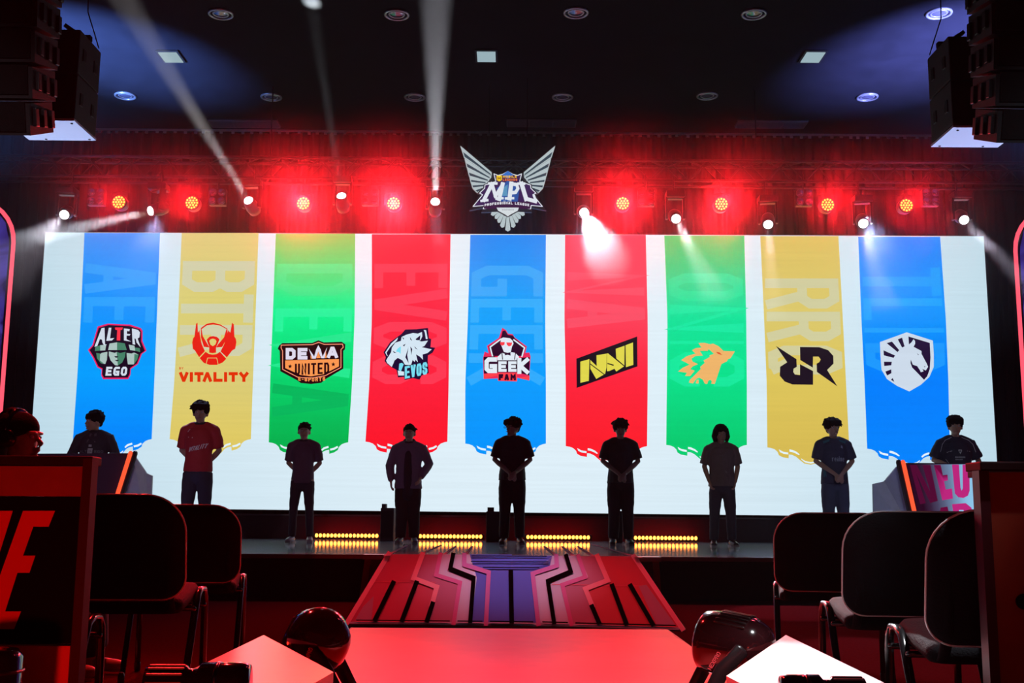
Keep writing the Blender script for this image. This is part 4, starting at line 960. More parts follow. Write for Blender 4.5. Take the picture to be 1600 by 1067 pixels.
def make_chair():
    t = thing('stacking_chair', 'x', 'chair')
    W, D = .53, .42
    def seatmap(x, z, d): return Vector((x, z - D / 2, .455 + d + (-.02 * math.cos((z) / D * PI))))
    bm = bmesh.new(); pad(bm, rrect(W - .04, D, .09), seatmap, .05); obj('seat', bm, fab, t, True)
    def bmap(x, z, d): return Vector((x, -.235 - .02 - z * .22 + 0.28 * x * x * 1.1 + d, .465 + z))
    bm = bmesh.new(); pad(bm, rrect(W, .36, .13, 8), bmap, .045); b = obj('backrest', bm, fab, t, True)
    bm = bmesh.new(); tube(bm, [bmap(x * 1.004, .18 + (z - .18) * 1.004, -.008) for x, z in rrect(W, .36, .13, 8)], .0035, 6, closed=True); obj('edge_highlight', bm, mat('piping', (.45, .45, .47), .25), b, True)  # pale tube imitating the highlight along the black shell edge
    for s in (-1, 1):
        X = s * (W / 2 - .01)
        bm = bmesh.new()
        pts = [(X, .235, .0), (X, .215, .40), (X, .205, .445), (X, .17, .475), (X, .10, .478), (X, .05, .462), (X, .02, .42), (X, -.22, .0)]
        tube(bm, pts, [(.014, .011)] * len(pts), 10); obj('leg_frame', bm, tubem, t, True)
        bm = bmesh.new(); tube(bm, [(s * .2, -.02, .415), (s * .21, -.2, .42), (s * .21, -.27, .50), (s * .205, -.31, .72)], [(.016, .007)] * 4, 8); obj('back_strut', bm, fab, t, True)
        for yy in (.235, -.22):
            bm = bmesh.new(); tube(bm, [(X, yy, .008), (X, yy, .04)], .016, 8); obj('foot_cap', bm, black_plastic, t, True)
    bm = bmesh.new(); tube(bm, [(-W / 2 + .01, .19, .415), (W / 2 - .01, .19, .415)], .010, 8); tube(bm, [(-W / 2 + .01, -.02, .415), (W / 2 - .01, -.02, .415)], .010, 8); obj('cross_bar', bm, tubem, t, True)
    return t
CH = [(1.56, 5.62, -12, 1.0, 'black stacking chair on the right, farthest from the camera'), (1.458, 4.30, -5, 1.0, 'black stacking chair on the right, middle of three'),
      (1.41, 3.36, -5, 1.0, 'black stacking chair on the right, nearest, half behind the side desk'), (-1.62, 5.8, 9, 1.02, 'black stacking chair on the left, farthest from the camera'),
      (-1.50, 4.50, 5, 1.05, 'black stacking chair on the left, second from the camera'), (-1.55, 3.50, 5, 1.0, 'black stacking chair on the left, mostly hidden by the lettered desk')]
ch0 = None
for x, y, a, sc, lab in CH:
    o = make_chair() if ch0 is None else copy_tree(ch0)
    if ch0 is None: ch0 = o
    o.location = (x, y, 0); o.rotation_euler = (0, 0, math.radians(a)); o.scale = (sc,) * 3; o['label'] = lab; o['group'] = 'black stacking chairs'

# ================================================================== FOREGROUND DESKS
Yd = 2.95
orange_m = mat('laminate_orange', (.26, .028, .008), .55, noise=.25, bump=.1, nscale=12); redp = mat('panel_red', (.75, .02, .02), .5, noise=.08); blk = mat('panel_black', (.003, .002, .002), .6, 0, .05)
t = thing('caster_desk', 'orange and black desk with big red letters at the left edge', 'desk', (-1.4, Yd, 0))
ptop = at_y(100, 716, Yd).z; z1 = at_y(100, 776, Yd).z; z2 = at_y(60, 1006, Yd).z; xr = at_y(143, 740, Yd).x; xf = at_y(138, 740, Yd).x; xb = xr; XL = -2.3
bm = bmesh.new(); box(bm, ((XL + xr) / 2, Yd + .035, ptop - .006), (xr - XL, .07, .024), bevel=.004); box(bm, ((XL + xr - .2) / 2, Yd + .32, ptop - .006), (xr - .2 - XL, .5, .02), bevel=.003); obj('desk_top', bm, mat('desk_top_dark', (.02, .006, .008), .6, 0, .1), t, world=True)
bm = bmesh.new(); box(bm, ((XL + xf) / 2, Yd + .02, (ptop + z1) / 2 - .010), (xf - XL, .03, ptop - z1 - .022)); obj('upper_band', bm, orange_m, t, world=True)
bm = bmesh.new(); box(bm, ((XL + xf) / 2, Yd + .035, (z1 + z2) / 2), (xf - XL, .03, z1 - z2)); obj('black_panel', bm, blk, t, world=True)
bm = bmesh.new(); box(bm, ((XL + xf - .02) / 2, Yd + .02, z2 / 2), (xf - .02 - XL, .03, z2 - .01)); obj('lower_band', bm, redp, t, world=True)
bm = bmesh.new(); box(bm, (xr - .012, Yd + .022, ptop / 2), (.024, .045, ptop)); obj('side_panel', bm, mat('post_dark', (.05, .008, .012), .6, 0, .1), t, world=True)
fl = Flat((0, Yd + .018, 0), (0, -1, 0), .002); fl.crop(0, 640, 2.5)
fl.poly([(90, 395), (215, 395), (190, 457), (130, 457), (90, 570), (138, 570), (115, 637), (68, 637), (20, 788), (82, 788), (55, 857), (-75, 857)], (226, 44, 30), 2)
fl.poly([(-60, 395), (50, 395), (-95, 857), (-200, 857)], (226, 44, 30), 2)
fl.build('lettering', attr_print('letter_red', .5), t)
t = thing('side_desk', 'plain orange-red desk with a dark post at the right edge', 'desk', (1.4, Yd, 0))
pt = at_y(1560, 725, Yd).z; xl = at_y(1530, 760, Yd).x; xo = at_y(1547, 760, Yd).x
bm = bmesh.new(); box(bm, ((xl + 2.3) / 2, Yd + .035, pt - .006), (2.3 - xl, .10, .024), bevel=.004); box(bm, ((xl + .2 + 2.3) / 2, Yd + .32, pt - .006), (2.1 - xl, .5, .02), bevel=.003); obj('desk_top', bm, MATS['desk_top_dark'], t, world=True)
bm = bmesh.new(); box(bm, (xl + .014, Yd + .022, pt / 2), (.026, .045, pt)); obj('side_panel', bm, mat('post_dark2', (.05, .008, .014), .35), t, world=True)
bm = bmesh.new(); box(bm, ((xo + 2.3) / 2, Yd + .02, pt / 2 - .01), (2.3 - xo, .03, pt - .022)); obj('front_panel', bm, orange_m, t, world=True)
p = at_y(1600, 940, Yd); bm = bmesh.new(); lathe(bm, [(.02, 0), (.02, .01)], 16, Matrix.Translation((p.x, Yd + .004, p.z)) @ Matrix.Rotation(PI / 2, 4, 'X')); obj('cable_hole', bm, blk, t, world=True)

# ================================================================== FOREGROUND PLINTHS AND LAMPS
for s in (-1, 1):
    zt_ = .36
    A, B = (at_z(412, 992, zt_), at_z(521, 1050, zt_)) if s < 0 else (at_z(1228, 992, zt_), at_z(1135, 1056, zt_))
    C = B + Vector((-s * -.10, -1.2, 0)); D = Vector((A.x * 1.0 + s * .0, 2.2, zt_)) if s < 0 else Vector((at_z(1365, 1066, zt_).x, 2.2, zt_))
    t = thing('white_plinth', 'glossy %s wedge-cut plinth at the %s of the foreground' % ('white board top pink-lit' if s < 0 else 'brightly lit white', 'left' if s < 0 else 'right'), 'plinth', (A.x, 3.3, 0))
    bm = bmesh.new(); prism(bm, [A, B, C, D], Vector((0, 0, -.03))); obj('plinth_top', bm, white_gloss, t, world=True)
    cc_ = (A + B + C + D) / 4; bm = bmesh.new(); prism(bm, [Vector((cc_.x + (p.x - cc_.x) * .93, cc_.y + (p.y - cc_.y) * .93, zt_ - .03)) for p in (A, B, C, D)], Vector((0, 0, -zt_ + .048))); obj('plinth_body', bm, blk, t, world=True)
    if s > 0:
        PL = (A, B)
def big_lamp(px, py, Y, s, dirv, lab):
    c = at_y(px, py, Y); t = thing('floor_lamp_head', lab, 'stage lamp', (c.x, c.y, 0))
    R = orient(dirv).to_4x4(); M = Matrix.Translation((0, 0, c.z)) @ R
    bm = bmesh.new(); lathe(bm, [(.02, -.150), (.055, -.147), (.092, -.125), (.114, -.08), (.120, -.02), (.120, .03), (.114, .08), (.106, .115), (.095, .125), (.09, .115)], 36, M); obj('head_shell', bm, mat('lamp_shell', (.035, .006, .008), .12, 0, .7, coat=.6), t, True)
    bm = bmesh.new(); lathe(bm, [(.092, .108), (.085, .122), (.04, .13)], 28, M); obj('front_lens', bm, mat('lamp_lens', (.2, .02, .02), .05, .6), t, True)
    bm = bmesh.new()
    for k in range(7):
        a = PI * .25 + k * .17; q = [M @ Vector(((.119) * math.cos(a), .119 * math.sin(a), z)) for z in (-.06, -.02, .02, .05)]; tube(bm, q, .0045, 6)
    obj('vent_rib', bm, black_plastic, t, True)
    bm = bmesh.new()
    for k in (0, .012): ball(bm, Vector((s * -.0 + (.075 if s > 0 else -.08) + k, -.108, c.z - .0 + .02)), (.0035, .003, .006), 1)
    obj('status_light', bm, emis('status_red', (1, .02, .01), 3), t)
    x1 = -.05 if s > 0 else .045
    for yy in (-.145, .145):
        bm = bmesh.new(); tube(bm, [(x1 + (.05 if s > 0 else -.03), yy, c.z + .0), (x1 - s * .02, yy, c.z - .07), (x1 - s * .075, yy, c.z - .17), (x1 - s * .05, yy, .09)], [(.028, .012)] * 4, 12, side=Vector((1, 0, .4))); obj('yoke_arm', bm, mat('yoke_black', (.02, .01, .012), .3), t, True)
    bm = bmesh.new(); box(bm, (x1 - s * .05, 0, .066), (.22, .36, .10), bevel=.02); obj('base', bm, black_plastic, t)
    f = Flat((0, Y - .16, 0), (0, -1, 0), .002)
    if s > 0: base_, tip = Vector((1108, 1046)), Vector((1124, 1019))
    else: base_, tip = Vector((478, 1036)), Vector((486, 1012))
    d_ = (tip - base_); L_ = d_.length; d_.normalize(); nn = Vector((d_.y, -d_.x)) * -1
    word = 'NEXPRO'
    cw = L_ / 6
    for i, chh in enumerate(word):
        for stq in GL[chh]:
            pts = [tuple(base_ + d_ * (cw * (i + .12 + .72 * q[0])) + nn * (-5.5 * (q[1] - .5))) for q in stq]
            f.line(pts, 1.0, (250, 90, 100), 1)
    f.build('lettering', attr_print('lamp_text', .5), t)
    return t
big_lamp(492, 1009, 4.3, -1, (-.25, .5, -.35), 'glossy black lamp head with white lettering, left of the runner')
big_lamp(1146, 1009, 4.3, 1, (-.72, .45, .12), 'glossy black lamp head with red indicator, right of the runner')
def torch(px, py, Y, z, ang_, lab, L=.26, r=.045, nm='spot_lamp_barrel'):
    c = at_y(px, py, Y); t = thing(nm, lab, 'lamp', (c.x, Y, z)); M = Matrix.Translation((0, 0, r)) @ Matrix.Rotation(ang_, 4, 'Z') @ Matrix.Rotation(PI / 2, 4, 'Y')
    bm = bmesh.new(); lathe(bm, [(r * .5, -L / 2), (r * .8, -L * .48), (r * .82, -L * .1), (r * .7, -L * .08), (r * .7, 0), (r, L * .05), (r, L * .42), (r * .9, L * .5)], 28, M); obj('barrel', bm, glossblack, t, True)
    bm = bmesh.new()
    for k in range(14):
        a = 2 * PI * k / 14; tube(bm, [M @ Vector((r * .84 * math.cos(a), r * .84 * math.sin(a), -L * .45)), M @ Vector((r * .84 * math.cos(a), r * .84 * math.sin(a), -L * .12))], .003, 5)
    obj('grip_rib', bm, black_plastic, t)
    bm = bmesh.new(); lathe(bm, [(r * 1.02, L * .18), (r * 1.03, L * .20), (r * 1.02, L * .22)], 28, M); obj('ring', bm, chrome, t, True)
    return t
torch(1286, 1066, 2.75, .361, PI, 'black ribbed lamp barrel lying on the bright white plinth', .20, .038)
torch(308, 1062, 2.7, .361, .05, 'black rounded lamp barrel lying at the left plinth', .24, .05)
p = at_y(2, 1050, 2.6)
t = thing('equipment_case', 'dark rounded equipment drum in front of the lettered desk', 'case', (p.x - .03, 2.6, 0))
zc = at_y(2, 1012, 2.6).z
bm = bmesh.new(); lathe(bm, [(.05, .0), (.07, .01), (.072, zc - .02), (.06, zc - .004), (.03, zc)], 28); obj('drum', bm, glossblack, t, True)
bm = bmesh.new(); tube(bm, [(.073 * math.cos(a * PI / 12), .073 * math.sin(a * PI / 12), zc - .05) for a in range(24)], .004, 6, closed=True); obj('band', bm, black_plastic, t)
# cables on the floor at the left
bm = bmesh.new(); tube(bm, [(-2.2, 4.0, .01), (-1.7, 3.9, .01), (-1.3, 3.95, .01), (-1.05, 3.7, .01), (-1.0, 3.4, .01)], .007, 6); tube(bm, [(-2.2, 4.2, .01), (-1.6, 4.15, .01), (-1.1, 4.05, .01)], .006, 6)
o = obj('floor_cable', bm, black_plastic, None, True); tag(o, 'thin black cables running on the floor under the left chairs', 'cable')

# ================================================================== PEOPLE
skin_m = mat('skin', (.42, .24, .17), .5, noise=.06); hair_m = mat('hair', (.006, .005, .006), .9, 0, .12, bump=.5, nscale=90); eye_m = mat('eye_white', (.6, .6, .6), .2)
iris_m = mat('iris', (.02, .012, .01), .2); lip_m = mat('lips', (.34, .13, .11), .5)
def hand(bm, wrist, d, n, s):
    """palm with four fingers and a thumb: d pointing to the fingertips, n palm normal, s = side of the thumb"""
    d = Vector(d).normalized(); n = (Vector(n) - d * Vector(n).dot(d)).normalized(); x = d.cross(n) * s; w = Vector(wrist)
    tube(bm, [w, w + d * .05, w + d * .085], [(.026, .016), (.038, .017), (.036, .015)], 10, side=x)
    for i, L in enumerate((.068, .078, .073, .058)):
        b = w + d * .085 + x * (.027 - .018 * i); tube(bm, [b, b + d * L * .4 + n * .004, b + d * L * .72 + n * .018, b + d * L * .85 + n * .034], [.0095, .009, .0085, .0075], 8)
    b = w + d * .03 + x * .026; tube(bm, [b, b + x * .022 + d * .022 + n * .01, b + x * .03 + d * .052 + n * .02], [.012, .0105, .009], 8)
POSE = {'back': (((.232, .075, 1.16), (.07, .165, 1.0)),) * 2, 'front': (((.250, .0, 1.17), (.045, -.195, .985)),) * 2, 'pocket': (((.245, .05, 1.15), (.19, -.03, .93)),) * 2,
        'down': (((.25, .03, 1.14), (.24, -.03, .90)),) * 2, 'jacket': (((.285, .04, 1.14), (.255, -.04, .91)), ((.30, .06, 1.17), (.20, -.13, .96))), 'desk': (((.30, .02, 1.17), (.20, -.26, 1.08)),) * 2}
def person(lab, px, topy, Y, pose='front', shirt=(.05, .03, .05), pants=(.03, .02, .03), sleeve='short', legw=1.0, turn=0, spread=.11, hem=.86, shirtw=1.0, hairst='short', shoes=(.08, .07, .08), hx=0, collar=True, long=0., extras=None, feet=(0, 0), zbase=STG, tilt=0):
    p = at_y(px, topy, Y); s = (p.z - zbase) / 1.775
    t = thing('person', lab, 'person', (at_y(px, 800, Y).x, Y, zbase), 0, None, s)
    # ---- body
    bm = bmesh.new()
    Xx = Vector((1, 0, 0))
    tube(bm, [(0, .0, .92), (0, .0, 1.02), (0, .0, 1.16), (0, .0, 1.30), (0, .01, 1.41)], [(.130, .088), (.125, .088), (.135, .095), (.165, .105), (.13, .08)], 16, side=Xx)
    tube(bm, [(-.15, .01, 1.415), (.15, .01, 1.415)], .042, 12); tube(bm, [(0, .01, 1.42), (0, -.002, 1.56)], [.054, .052], 12)
    hd = []
    for i, sd in enumerate((-1, 1)):
        (e, wv) = POSE[pose][i]; sh = Vector((sd * .185, .01, 1.42)); e = Vector((sd * e[0], e[1], e[2])); wv = Vector((sd * wv[0] * (1 if pose != 'front' else 1), wv[1], wv[2]))
        tube(bm, [sh, sh.lerp(e, .5), e, e.lerp(wv, .3), wv], [.050, .043, .037, .038, .026], 12); hd.append((sh, e, wv))
        dr = (wv - e).normalized()
        if pose in ('front', 'back'): dr = (dr + Vector((-sd * .2, 0, -.5))).normalized()
        if pose == 'desk': dr = Vector((-sd * .3, -1, -.1)).normalized()
        nrm = Vector((-sd * .2, 1, 0)) if pose in ('front', 'back') else (Vector((0, 0, -1)) if pose == 'desk' else Vector((-sd, .2, 0)))
        if pose == 'front' and sd > 0: wv = wv + Vector((0, -.03, .01))
        hand(bm, wv, dr, nrm, sd if pose != 'back' else -sd)
        hp = Vector((sd * .085, 0, .90)); kn = Vector((sd * (spread * .9), -.015, .49)); an = Vector((sd * spread, .02, .09))
        tube(bm, [hp, hp.lerp(kn, .5), kn, kn.lerp(an, .35), an], [.088, .072, .055, .056, .038], 14)
        tube(bm, [an + Vector((0, .02, -.045)), an + Vector((sd * .015, -.06, -.05)), an + Vector((sd * .035, -.15, -.062))], [(.036, .035), (.04, .03), (.035, .02)], 10, side=Xx)
    hc = Vector((hx, -.012, 1.618)); HR = Matrix.Translation(hc) @ Matrix.Rotation(math.radians(turn), 4, 'Z') @ Matrix.Rotation(math.radians(tilt), 4, 'X') @ Matrix.Scale(1.12, 4)
    hb = bmesh.new()
    ball(hb, (0, .012, .02), (.074, .092, .092), 3); tube(hb, [(0, -.01, .03), (0, -.028, -.055), (0, -.045, -.085)], [(.066, .07), (.054, .052), (.034, .03)], 14, side=Xx)
    tube(hb, [(0, -.085, .005), (0, -.104, -.028)], [.008, .013], 8); ball(hb, (0, -.094, -.056), (.021, .009, .008), 2)
    ball(hb, (0, -.082, -.088), (.018, .015, .014), 2)
    for sd in (-1, 1): ball(hb, (sd * .076, .012, -.008), (.011, .02, .032), 2); tube(hb, [(sd * .014, -.086, .022), (sd * .048, -.078, .022)], .008, 8)
    hb.transform(HR); me = bpy.data.meshes.new('tmp'); hb.to_mesh(me); hb.free(); bm.from_mesh(me); bpy.data.meshes.remove(me)
    remeshed('body', bm, .0105, skin_m, t, 2)
    for sd in (-1, 1):
        bm = bmesh.new(); ball(bm, (sd * .03, -.078, .004), (.013, .011, .009), 2); bm.transform(HR); e_ = obj('eye', bm, eye_m, t, True)
        bm = bmesh.new(); ball(bm, (sd * .03, -.0875, .004), (.006, .003, .006), 1); bm.transform(HR); obj('iris', bm, iris_m, e_, True)
        bm = bmesh.new(); tube(bm, [(sd * .013, -.088, .024), (sd * .044, -.079, .026)], [(.004, .003)] * 2, 6); bm.transform(HR); obj('eyebrow', bm, hair_m, t, True)
    bm = bmesh.new(); tube(bm, [(-.021, -.098, -.056), (0, -.104, -.056), (.021, -.098, -.056)], [(.004, .005)] * 3, 6); bm.transform(HR); obj('mouth', bm, lip_m, t, True)
    # ---- hair
    rnd_ = random.Random(int(px)); hb = bmesh.new()
    if hairst == 'long':
        ball(hb, (0, .03, .035), (.098, .105, .105), 3)
        for sd in (-1, 1): tube(hb, [(sd * .072, .02, .05), (sd * .092, .02, -.03), (sd * .078, .03, -.10)], [(.032, .05), (.03, .055), (.018, .04)], 10)
        tube(hb, [(0, .08, .03), (0, .085, -.09)], [(.08, .035), (.07, .03)], 12, side=Xx); n_ = 34
    else:
        k = {'short': .0, 'fluffy': .014, 'tall': .016}[hairst]
        ball(hb, (0, .022, .048), (.082 + k, .098 + k * .4, .080 + k), 3)
        tube(hb, [(0, .07, .04), (0, .07, -.03)], [(.07, .04), (.055, .03)], 12, side=Xx)
        for sd in (-1, 1): tube(hb, [(sd * (.068 + k * .6), .01, .06), (sd * (.074 + k * .4), .015, .0)], [(.018, .035), (.009, .02)], 8)
        n_ = 30
    for i in range(n_ * (2 if hairst != 'short' else 1)):
        a = rnd_.uniform(0, 2 * PI); e = rnd_.uniform(.0, 1.35); v = Vector((math.cos(a) * math.cos(e), math.sin(a) * math.cos(e), math.sin(e)))
        kk = .012 if hairst in ('fluffy', 'tall') else 0
        c0_ = Vector((0, .022, .05)) + Vector((v.x * (.076 + kk), v.y * .088, v.z * (.074 + kk))); L = .008 + .012 * rnd_.random() + (.008 if kk else 0)
        tn = Vector((rnd_.uniform(-1, 1), rnd_.uniform(-1, 1), -.9)); tube(hb, [c0_ - v * .01, c0_ + v * L * .8 + tn * .006, c0_ + v * L + tn * .018], [.019, .013, .006], 6)
    if hairst in ('fluffy', 'tall'):
        for i in range(9): x = -.068 + .017 * i; tube(hb, [(x, -.02, .10), (x * 1.08, -.070, .085), (x * 1.12, -.083, .045 - .012 * (i % 3))], [.022, .018, .009], 6)
    hb.transform(HR); remeshed('hair', hb, .008, hair_m, t, 1)
    # ---- shirt
    sm = mat('cloth_%d' % int(px), shirt, .75, bump=.3, nscale=70)
    bm = bmesh.new(); q = shirtw * .93
    tube(bm, [(0, .0, hem), (0, .0, hem + .1), (0, 0, 1.12), (0, 0, 1.30), (0, .01, 1.395), (0, .012, 1.425)], [(.192 * q, .145 * q), (.186 * q, .138 * q), (.172 * q, .122 * q), (.19 * q, .125 * q), (.17 * q, .10), (.12, .08)], 20, side=Xx, rnd=False)
    tube(bm, [(-.07, .012, 1.468), (-.185, .01, 1.405)], [.050, .066], 12); tube(bm, [(.07, .012, 1.468), (.185, .01, 1.405)], [.050, .066], 12)
    tube(bm, [(0, .014, 1.40), (0, .012, 1.475), (0, .008, 1.495)], [(.105, .09), (.08, .074), (.068, .066)], 14, side=Xx, rnd=False)
    for sh, e, wv in hd:
        if sleeve == 'short': en = sh.lerp(e, .88); tube(bm, [sh, sh.lerp(e, .5), en], [.066 * q, .074 * q, .078 * q], 12, rnd=False)
        else: tube(bm, [sh, sh.lerp(e, .5), e, e.lerp(wv, .5), wv.lerp(e, .06)], [.07 * q, .068 * q, .064 * q, .058 * q, .040], 12, rnd=False); tube(bm, [wv.lerp(e, .08), wv.lerp(e, -.02)], .036, 10, rnd=False)
    sO = remeshed('shirt' if sleeve == 'short' else 'jacket', bm, .0125, sm, t, 2, .016, .09)
    if collar:
        bm = bmesh.new(); tube(bm, [(.066 * math.cos(a), .006 + .064 * math.sin(a), 1.498 - .012 * (math.sin(a) < -.5)) for a in [k * PI / 10 for k in range(20)]], [(.008, .016)] * 20, 8, closed=True); obj('collar', bm, mat('collar_dark', (.02, .015, .02), .7), t, True)
    # ---- trousers
    pmn = mat('trouser_%d' % int(px), pants, .8, bump=.3, nscale=60)
    bm = bmesh.new(); tube(bm, [(0, 0, 1.02), (0, 0, .95), (0, .0, .86)], [(.138, .10), (.150, .112), (.164, .122)], 18, side=Xx)
    for sd in (-1, 1):
        hp = Vector((sd * .085, 0, .88)); kn = Vector((sd * (spread * .9), -.012, .49)); an = Vector((sd * spread, .022, .09))
        tube(bm, [hp, hp.lerp(kn, .5), kn, kn.lerp(an, .5), an], [(.096 * (1 + (legw - 1) * .3), .10), (.084 * legw, .088), (.070 * legw, .074), (.064 * legw, .068), (.060 * legw, .064)], 14, side=Xx, rnd=False)
    remeshed('trousers', bm, .0125, pmn, t, 2, .014, .11)
    # ---- shoes
    for sd in (-1, 1):
        bm = bmesh.new(); an = Vector((sd * spread, .02, .0)); o_ = sd * (.03 + feet[0])
        tube(bm, [an + Vector((0, .05, .045)), an + Vector((0, .0, .05)), an + Vector((o_ * .6, -.09, .042)), an + Vector((o_, -.17, .032))], [(.040, .045), (.044, .05), (.048, .038), (.042, .028)], 14, side=Xx)
        so = remeshed('shoe', bm, .010, mat('shoe_%d' % int(px), shoes, .4), t, 2)
        bm = bmesh.new(); prism(bm, [an + Vector(v) for v in ((-.045, .09, 0), (.045, .09, 0), (.048 + o_ * .6, -.09, 0), (.04 + o_, -.19, 0), (-.035 + o_, -.195, 0), (-.045 + o_ * .5, -.09, 0))], Vector((0, 0, .02))); obj('sole', bm, mat('sole', (.3, .3, .3), .6), so)
    if extras: extras(t, sO, HR, hd)
    return t
def decal(t, sO, polys, col, name='chest_print', z0=0, off=.004, lit=0):
    """flat print laid on the front of a shirt: polygons in local x, z"""
    me = sO.data; bvh = BVHTree.FromPolygons([v.co for v in me.vertices], [p.vertices[:] for p in me.polygons])
    bm = bmesh.new()
    for pl in polys:
        vs = []
        for x, z in pl:
            h = bvh.ray_cast(Vector((x, -1, z)), Vector((0, 1, 0))); y = h[0].y if h[0] is not None else -.12
            vs.append(bm.verts.new((x, y - off, z)))
        try: bm.faces.new(vs)
        except ValueError: pass
    return obj(name, bm, mat('print_%02x%02x%02x' % tuple(int(c) for c in col), lin(col), .5), t)
def textpolys(s, x0, z0, x1, z1, w, gap=.35, slant=0, rise=0):
    out = []; tw_ = sum(WID.get(c, 1) for c in s) + gap * (len(s) - 1); u = (x1 - x0) / tw_; x = x0
    for c in s:
        cw = WID.get(c, 1) * u
        for st in GL.get(c, []):
            pts = [(x + w / 2 + a_ * (cw - w) + slant * b_ + 0, z0 + w / 2 + b_ * (z1 - z0 - w) + rise * (x - x0)) for a_, b_ in st]
            out += stroke(pts, w)
        x += cw + gap * u
    return out
def ex2(t, sO, HR, hd):
    decal(t, sO, textpolys('VITALITY', -.105, 1.13, .115, 1.19, .0095, .25, .02, .25), (235, 225, 225))
    decal(t, sO, [[(-.12, 1.31), (-.05, 1.30), (-.05, 1.312), (-.12, 1.32)], [(-.14, 1.385), (-.11, 1.42), (-.102, 1.41), (-.13, 1.375)]], (230, 190, 190), 'shoulder_mark')
def ex1(t, sO, HR, hd):
    decal(t, sO, textpolys('ALTER EGO', -.15, 1.19, .16, 1.225, .007, .3), (120, 120, 140)); decal(t, sO, [[(-.035, 1.16), (.03, 1.16), (.035, 1.25), (-.03, 1.25)], [(-.02, 1.27), (.02, 1.27), (.02, 1.30), (-.02, 1.30)]], (190, 190, 205), 'badge')
    decal(t, sO, [[(-.06, 1.33), (-.045, 1.33), (-.01, 1.45), (-.04, 1.46)], [(.045, 1.33), (.06, 1.33), (.05, 1.46), (.02, 1.45)]], (95, 85, 100), 'zip_flap')
def ex8(t, sO, HR, hd):
    decal(t, sO, textpolys('realme', -.06, 1.165, .115, 1.235, .009, .25), (150, 160, 175)); decal(t, sO, [[(.07, 1.35), (.10, 1.34), (.10, 1.375), (.08, 1.385)]], (150, 160, 180), 'badge')
    for sd in (-1, 1): decal(t, sO, [[(sd * .165, .95), (sd * .135, .95), (sd * .14, 1.12), (sd * .168, 1.15)]], (20, 96, 110), 'teal_panel'); decal(t, sO, [[(sd * .06, 1.47), (sd * .16, 1.44), (sd * .15, 1.41), (sd * .07, 1.44)]], (20, 96, 110), 'teal_panel')
def ex9(t, sO, HR, hd):
    decal(t, sO, textpolys('SAMSUNG', -.065, 1.195, .065, 1.215, .005, .25), (200, 205, 215)); decal(t, sO, textpolys('GALAXY', -.065, 1.165, .03, 1.182, .0045, .25), (180, 185, 200))
    decal(t, sO, [[(-.025, 1.29), (0, 1.245), (.025, 1.29), (.022, 1.305), (-.022, 1.305)], [(-.16, 1.265), (-.10, 1.285), (-.10, 1.292), (-.16, 1.274)], [(.10, 1.285), (.15, 1.28), (.15, 1.288), (.10, 1.293)]], (200, 205, 215), 'badge')
    for sd in (-1, 1):
        pls = stroke([(sd * .07, 1.475), (sd * .16, 1.435), (sd * .205, 1.38), (sd * .235, 1.28)], .007) + stroke([(sd * .17, 1.18), (sd * .13, 1.10), (sd * .12, 1.04)], .005)
        decal(t, sO, pls, (185, 190, 205), 'white_line')
def ex_glasses(t, sO, HR, hd):
    bm = bmesh.new()
    for sd in (-1, 1): tube(bm, [(sd * .033 + .021 * math.cos(a), -.106, .002 + .017 * math.sin(a)) for a in [k * PI / 6 for k in range(12)]], .0022, 5, closed=True); tube(bm, [(sd * .054, -.104, .004), (sd * .082, .01, .006)], .002, 5)
    tube(bm, [(-.012, -.107, .004), (.012, -.107, .004)], .002, 5); bm.transform(HR); obj('glasses', bm, black_metal, t)
def ex_jacket(t, sO, HR, hd):
    bm = bmesh.new()
    tube(bm, [(0, -.015, .70), (0, -.012, 1.0), (0, -.01, 1.3)], [(.09, .165), (.095, .165), (.08, .150)], 14, side=Vector((1, 0, 0)))
    tube(bm, [(0, .06, 1.47), (0, .05, 1.50)], [(.13, .07), (.11, .06)], 14, side=Vector((1, 0, 0)))
    remeshed('inner_shirt', bm, .014, mat('inner_dark', (.02, .012, .02), .8), t, 2, .01)
def ex_coll(t, sO, HR, hd):
    pls = stroke([(.19, 1.44), (.235, 1.36), (.255, 1.24)], .012); decal(t, sO, [[(-.14, 1.25), (-.07, 1.25), (-.09, 1.43), (-.13, 1.42)]], (90, 60, 80), 'pale_patch')
person('person behind the left desk looking left, dark zipped jacket with white print', 140, 641, 15.2, 'desk', (.035, .025, .045), (.03, .03, .04), 'long', turn=-52, hairst='fluffy', shirtw=1.15, extras=ex1, hx=-.01)
person('person in a red jersey with white lettering, hands behind the back', 306, 626, 14.2, 'back', (.50, .022, .03), (.035, .03, .05), 'short', legw=1.12, turn=6, hairst='tall', shirtw=1.02, spread=.12, extras=ex2, hem=.89)
person('person in a dark polo and slim trousers, pale shoes, third from the left', 471, 658, 15.9, 'back', (.10, .05, .08), (.03, .02, .03), 'short', legw=.92, turn=8, hairst='short', shirtw=.96, spread=.13, shoes=(.45, .38, .42), extras=ex_coll)
person('person in a pale open long-sleeved jacket and very wide dark trousers', 637, 661, 15.8, 'jacket', (.16, .11, .17), (.02, .012, .015), 'long', legw=1.35, turn=-4, hairst='short', shirtw=1.16, spread=.10, shoes=(.30, .20, .22), extras=ex_jacket, hem=.80)
person('person at the centre in a black polo, head turned left, glasses, hands clasped', 800, 651, 15.8, 'front', (.022, .012, .02), (.015, .010, .014), 'short', legw=1.18, turn=-42, hairst='fluffy', shirtw=1.08, spread=.11, extras=ex_glasses, hem=.88)
person('person in a dark loose tee with hands clasped, right of centre', 970, 654, 15.8, 'front', (.035, .03, .035), (.018, .014, .018), 'short', legw=1.25, turn=4, hairst='tall', shirtw=1.06, spread=.105, collar=False, hem=.86, tilt=8)
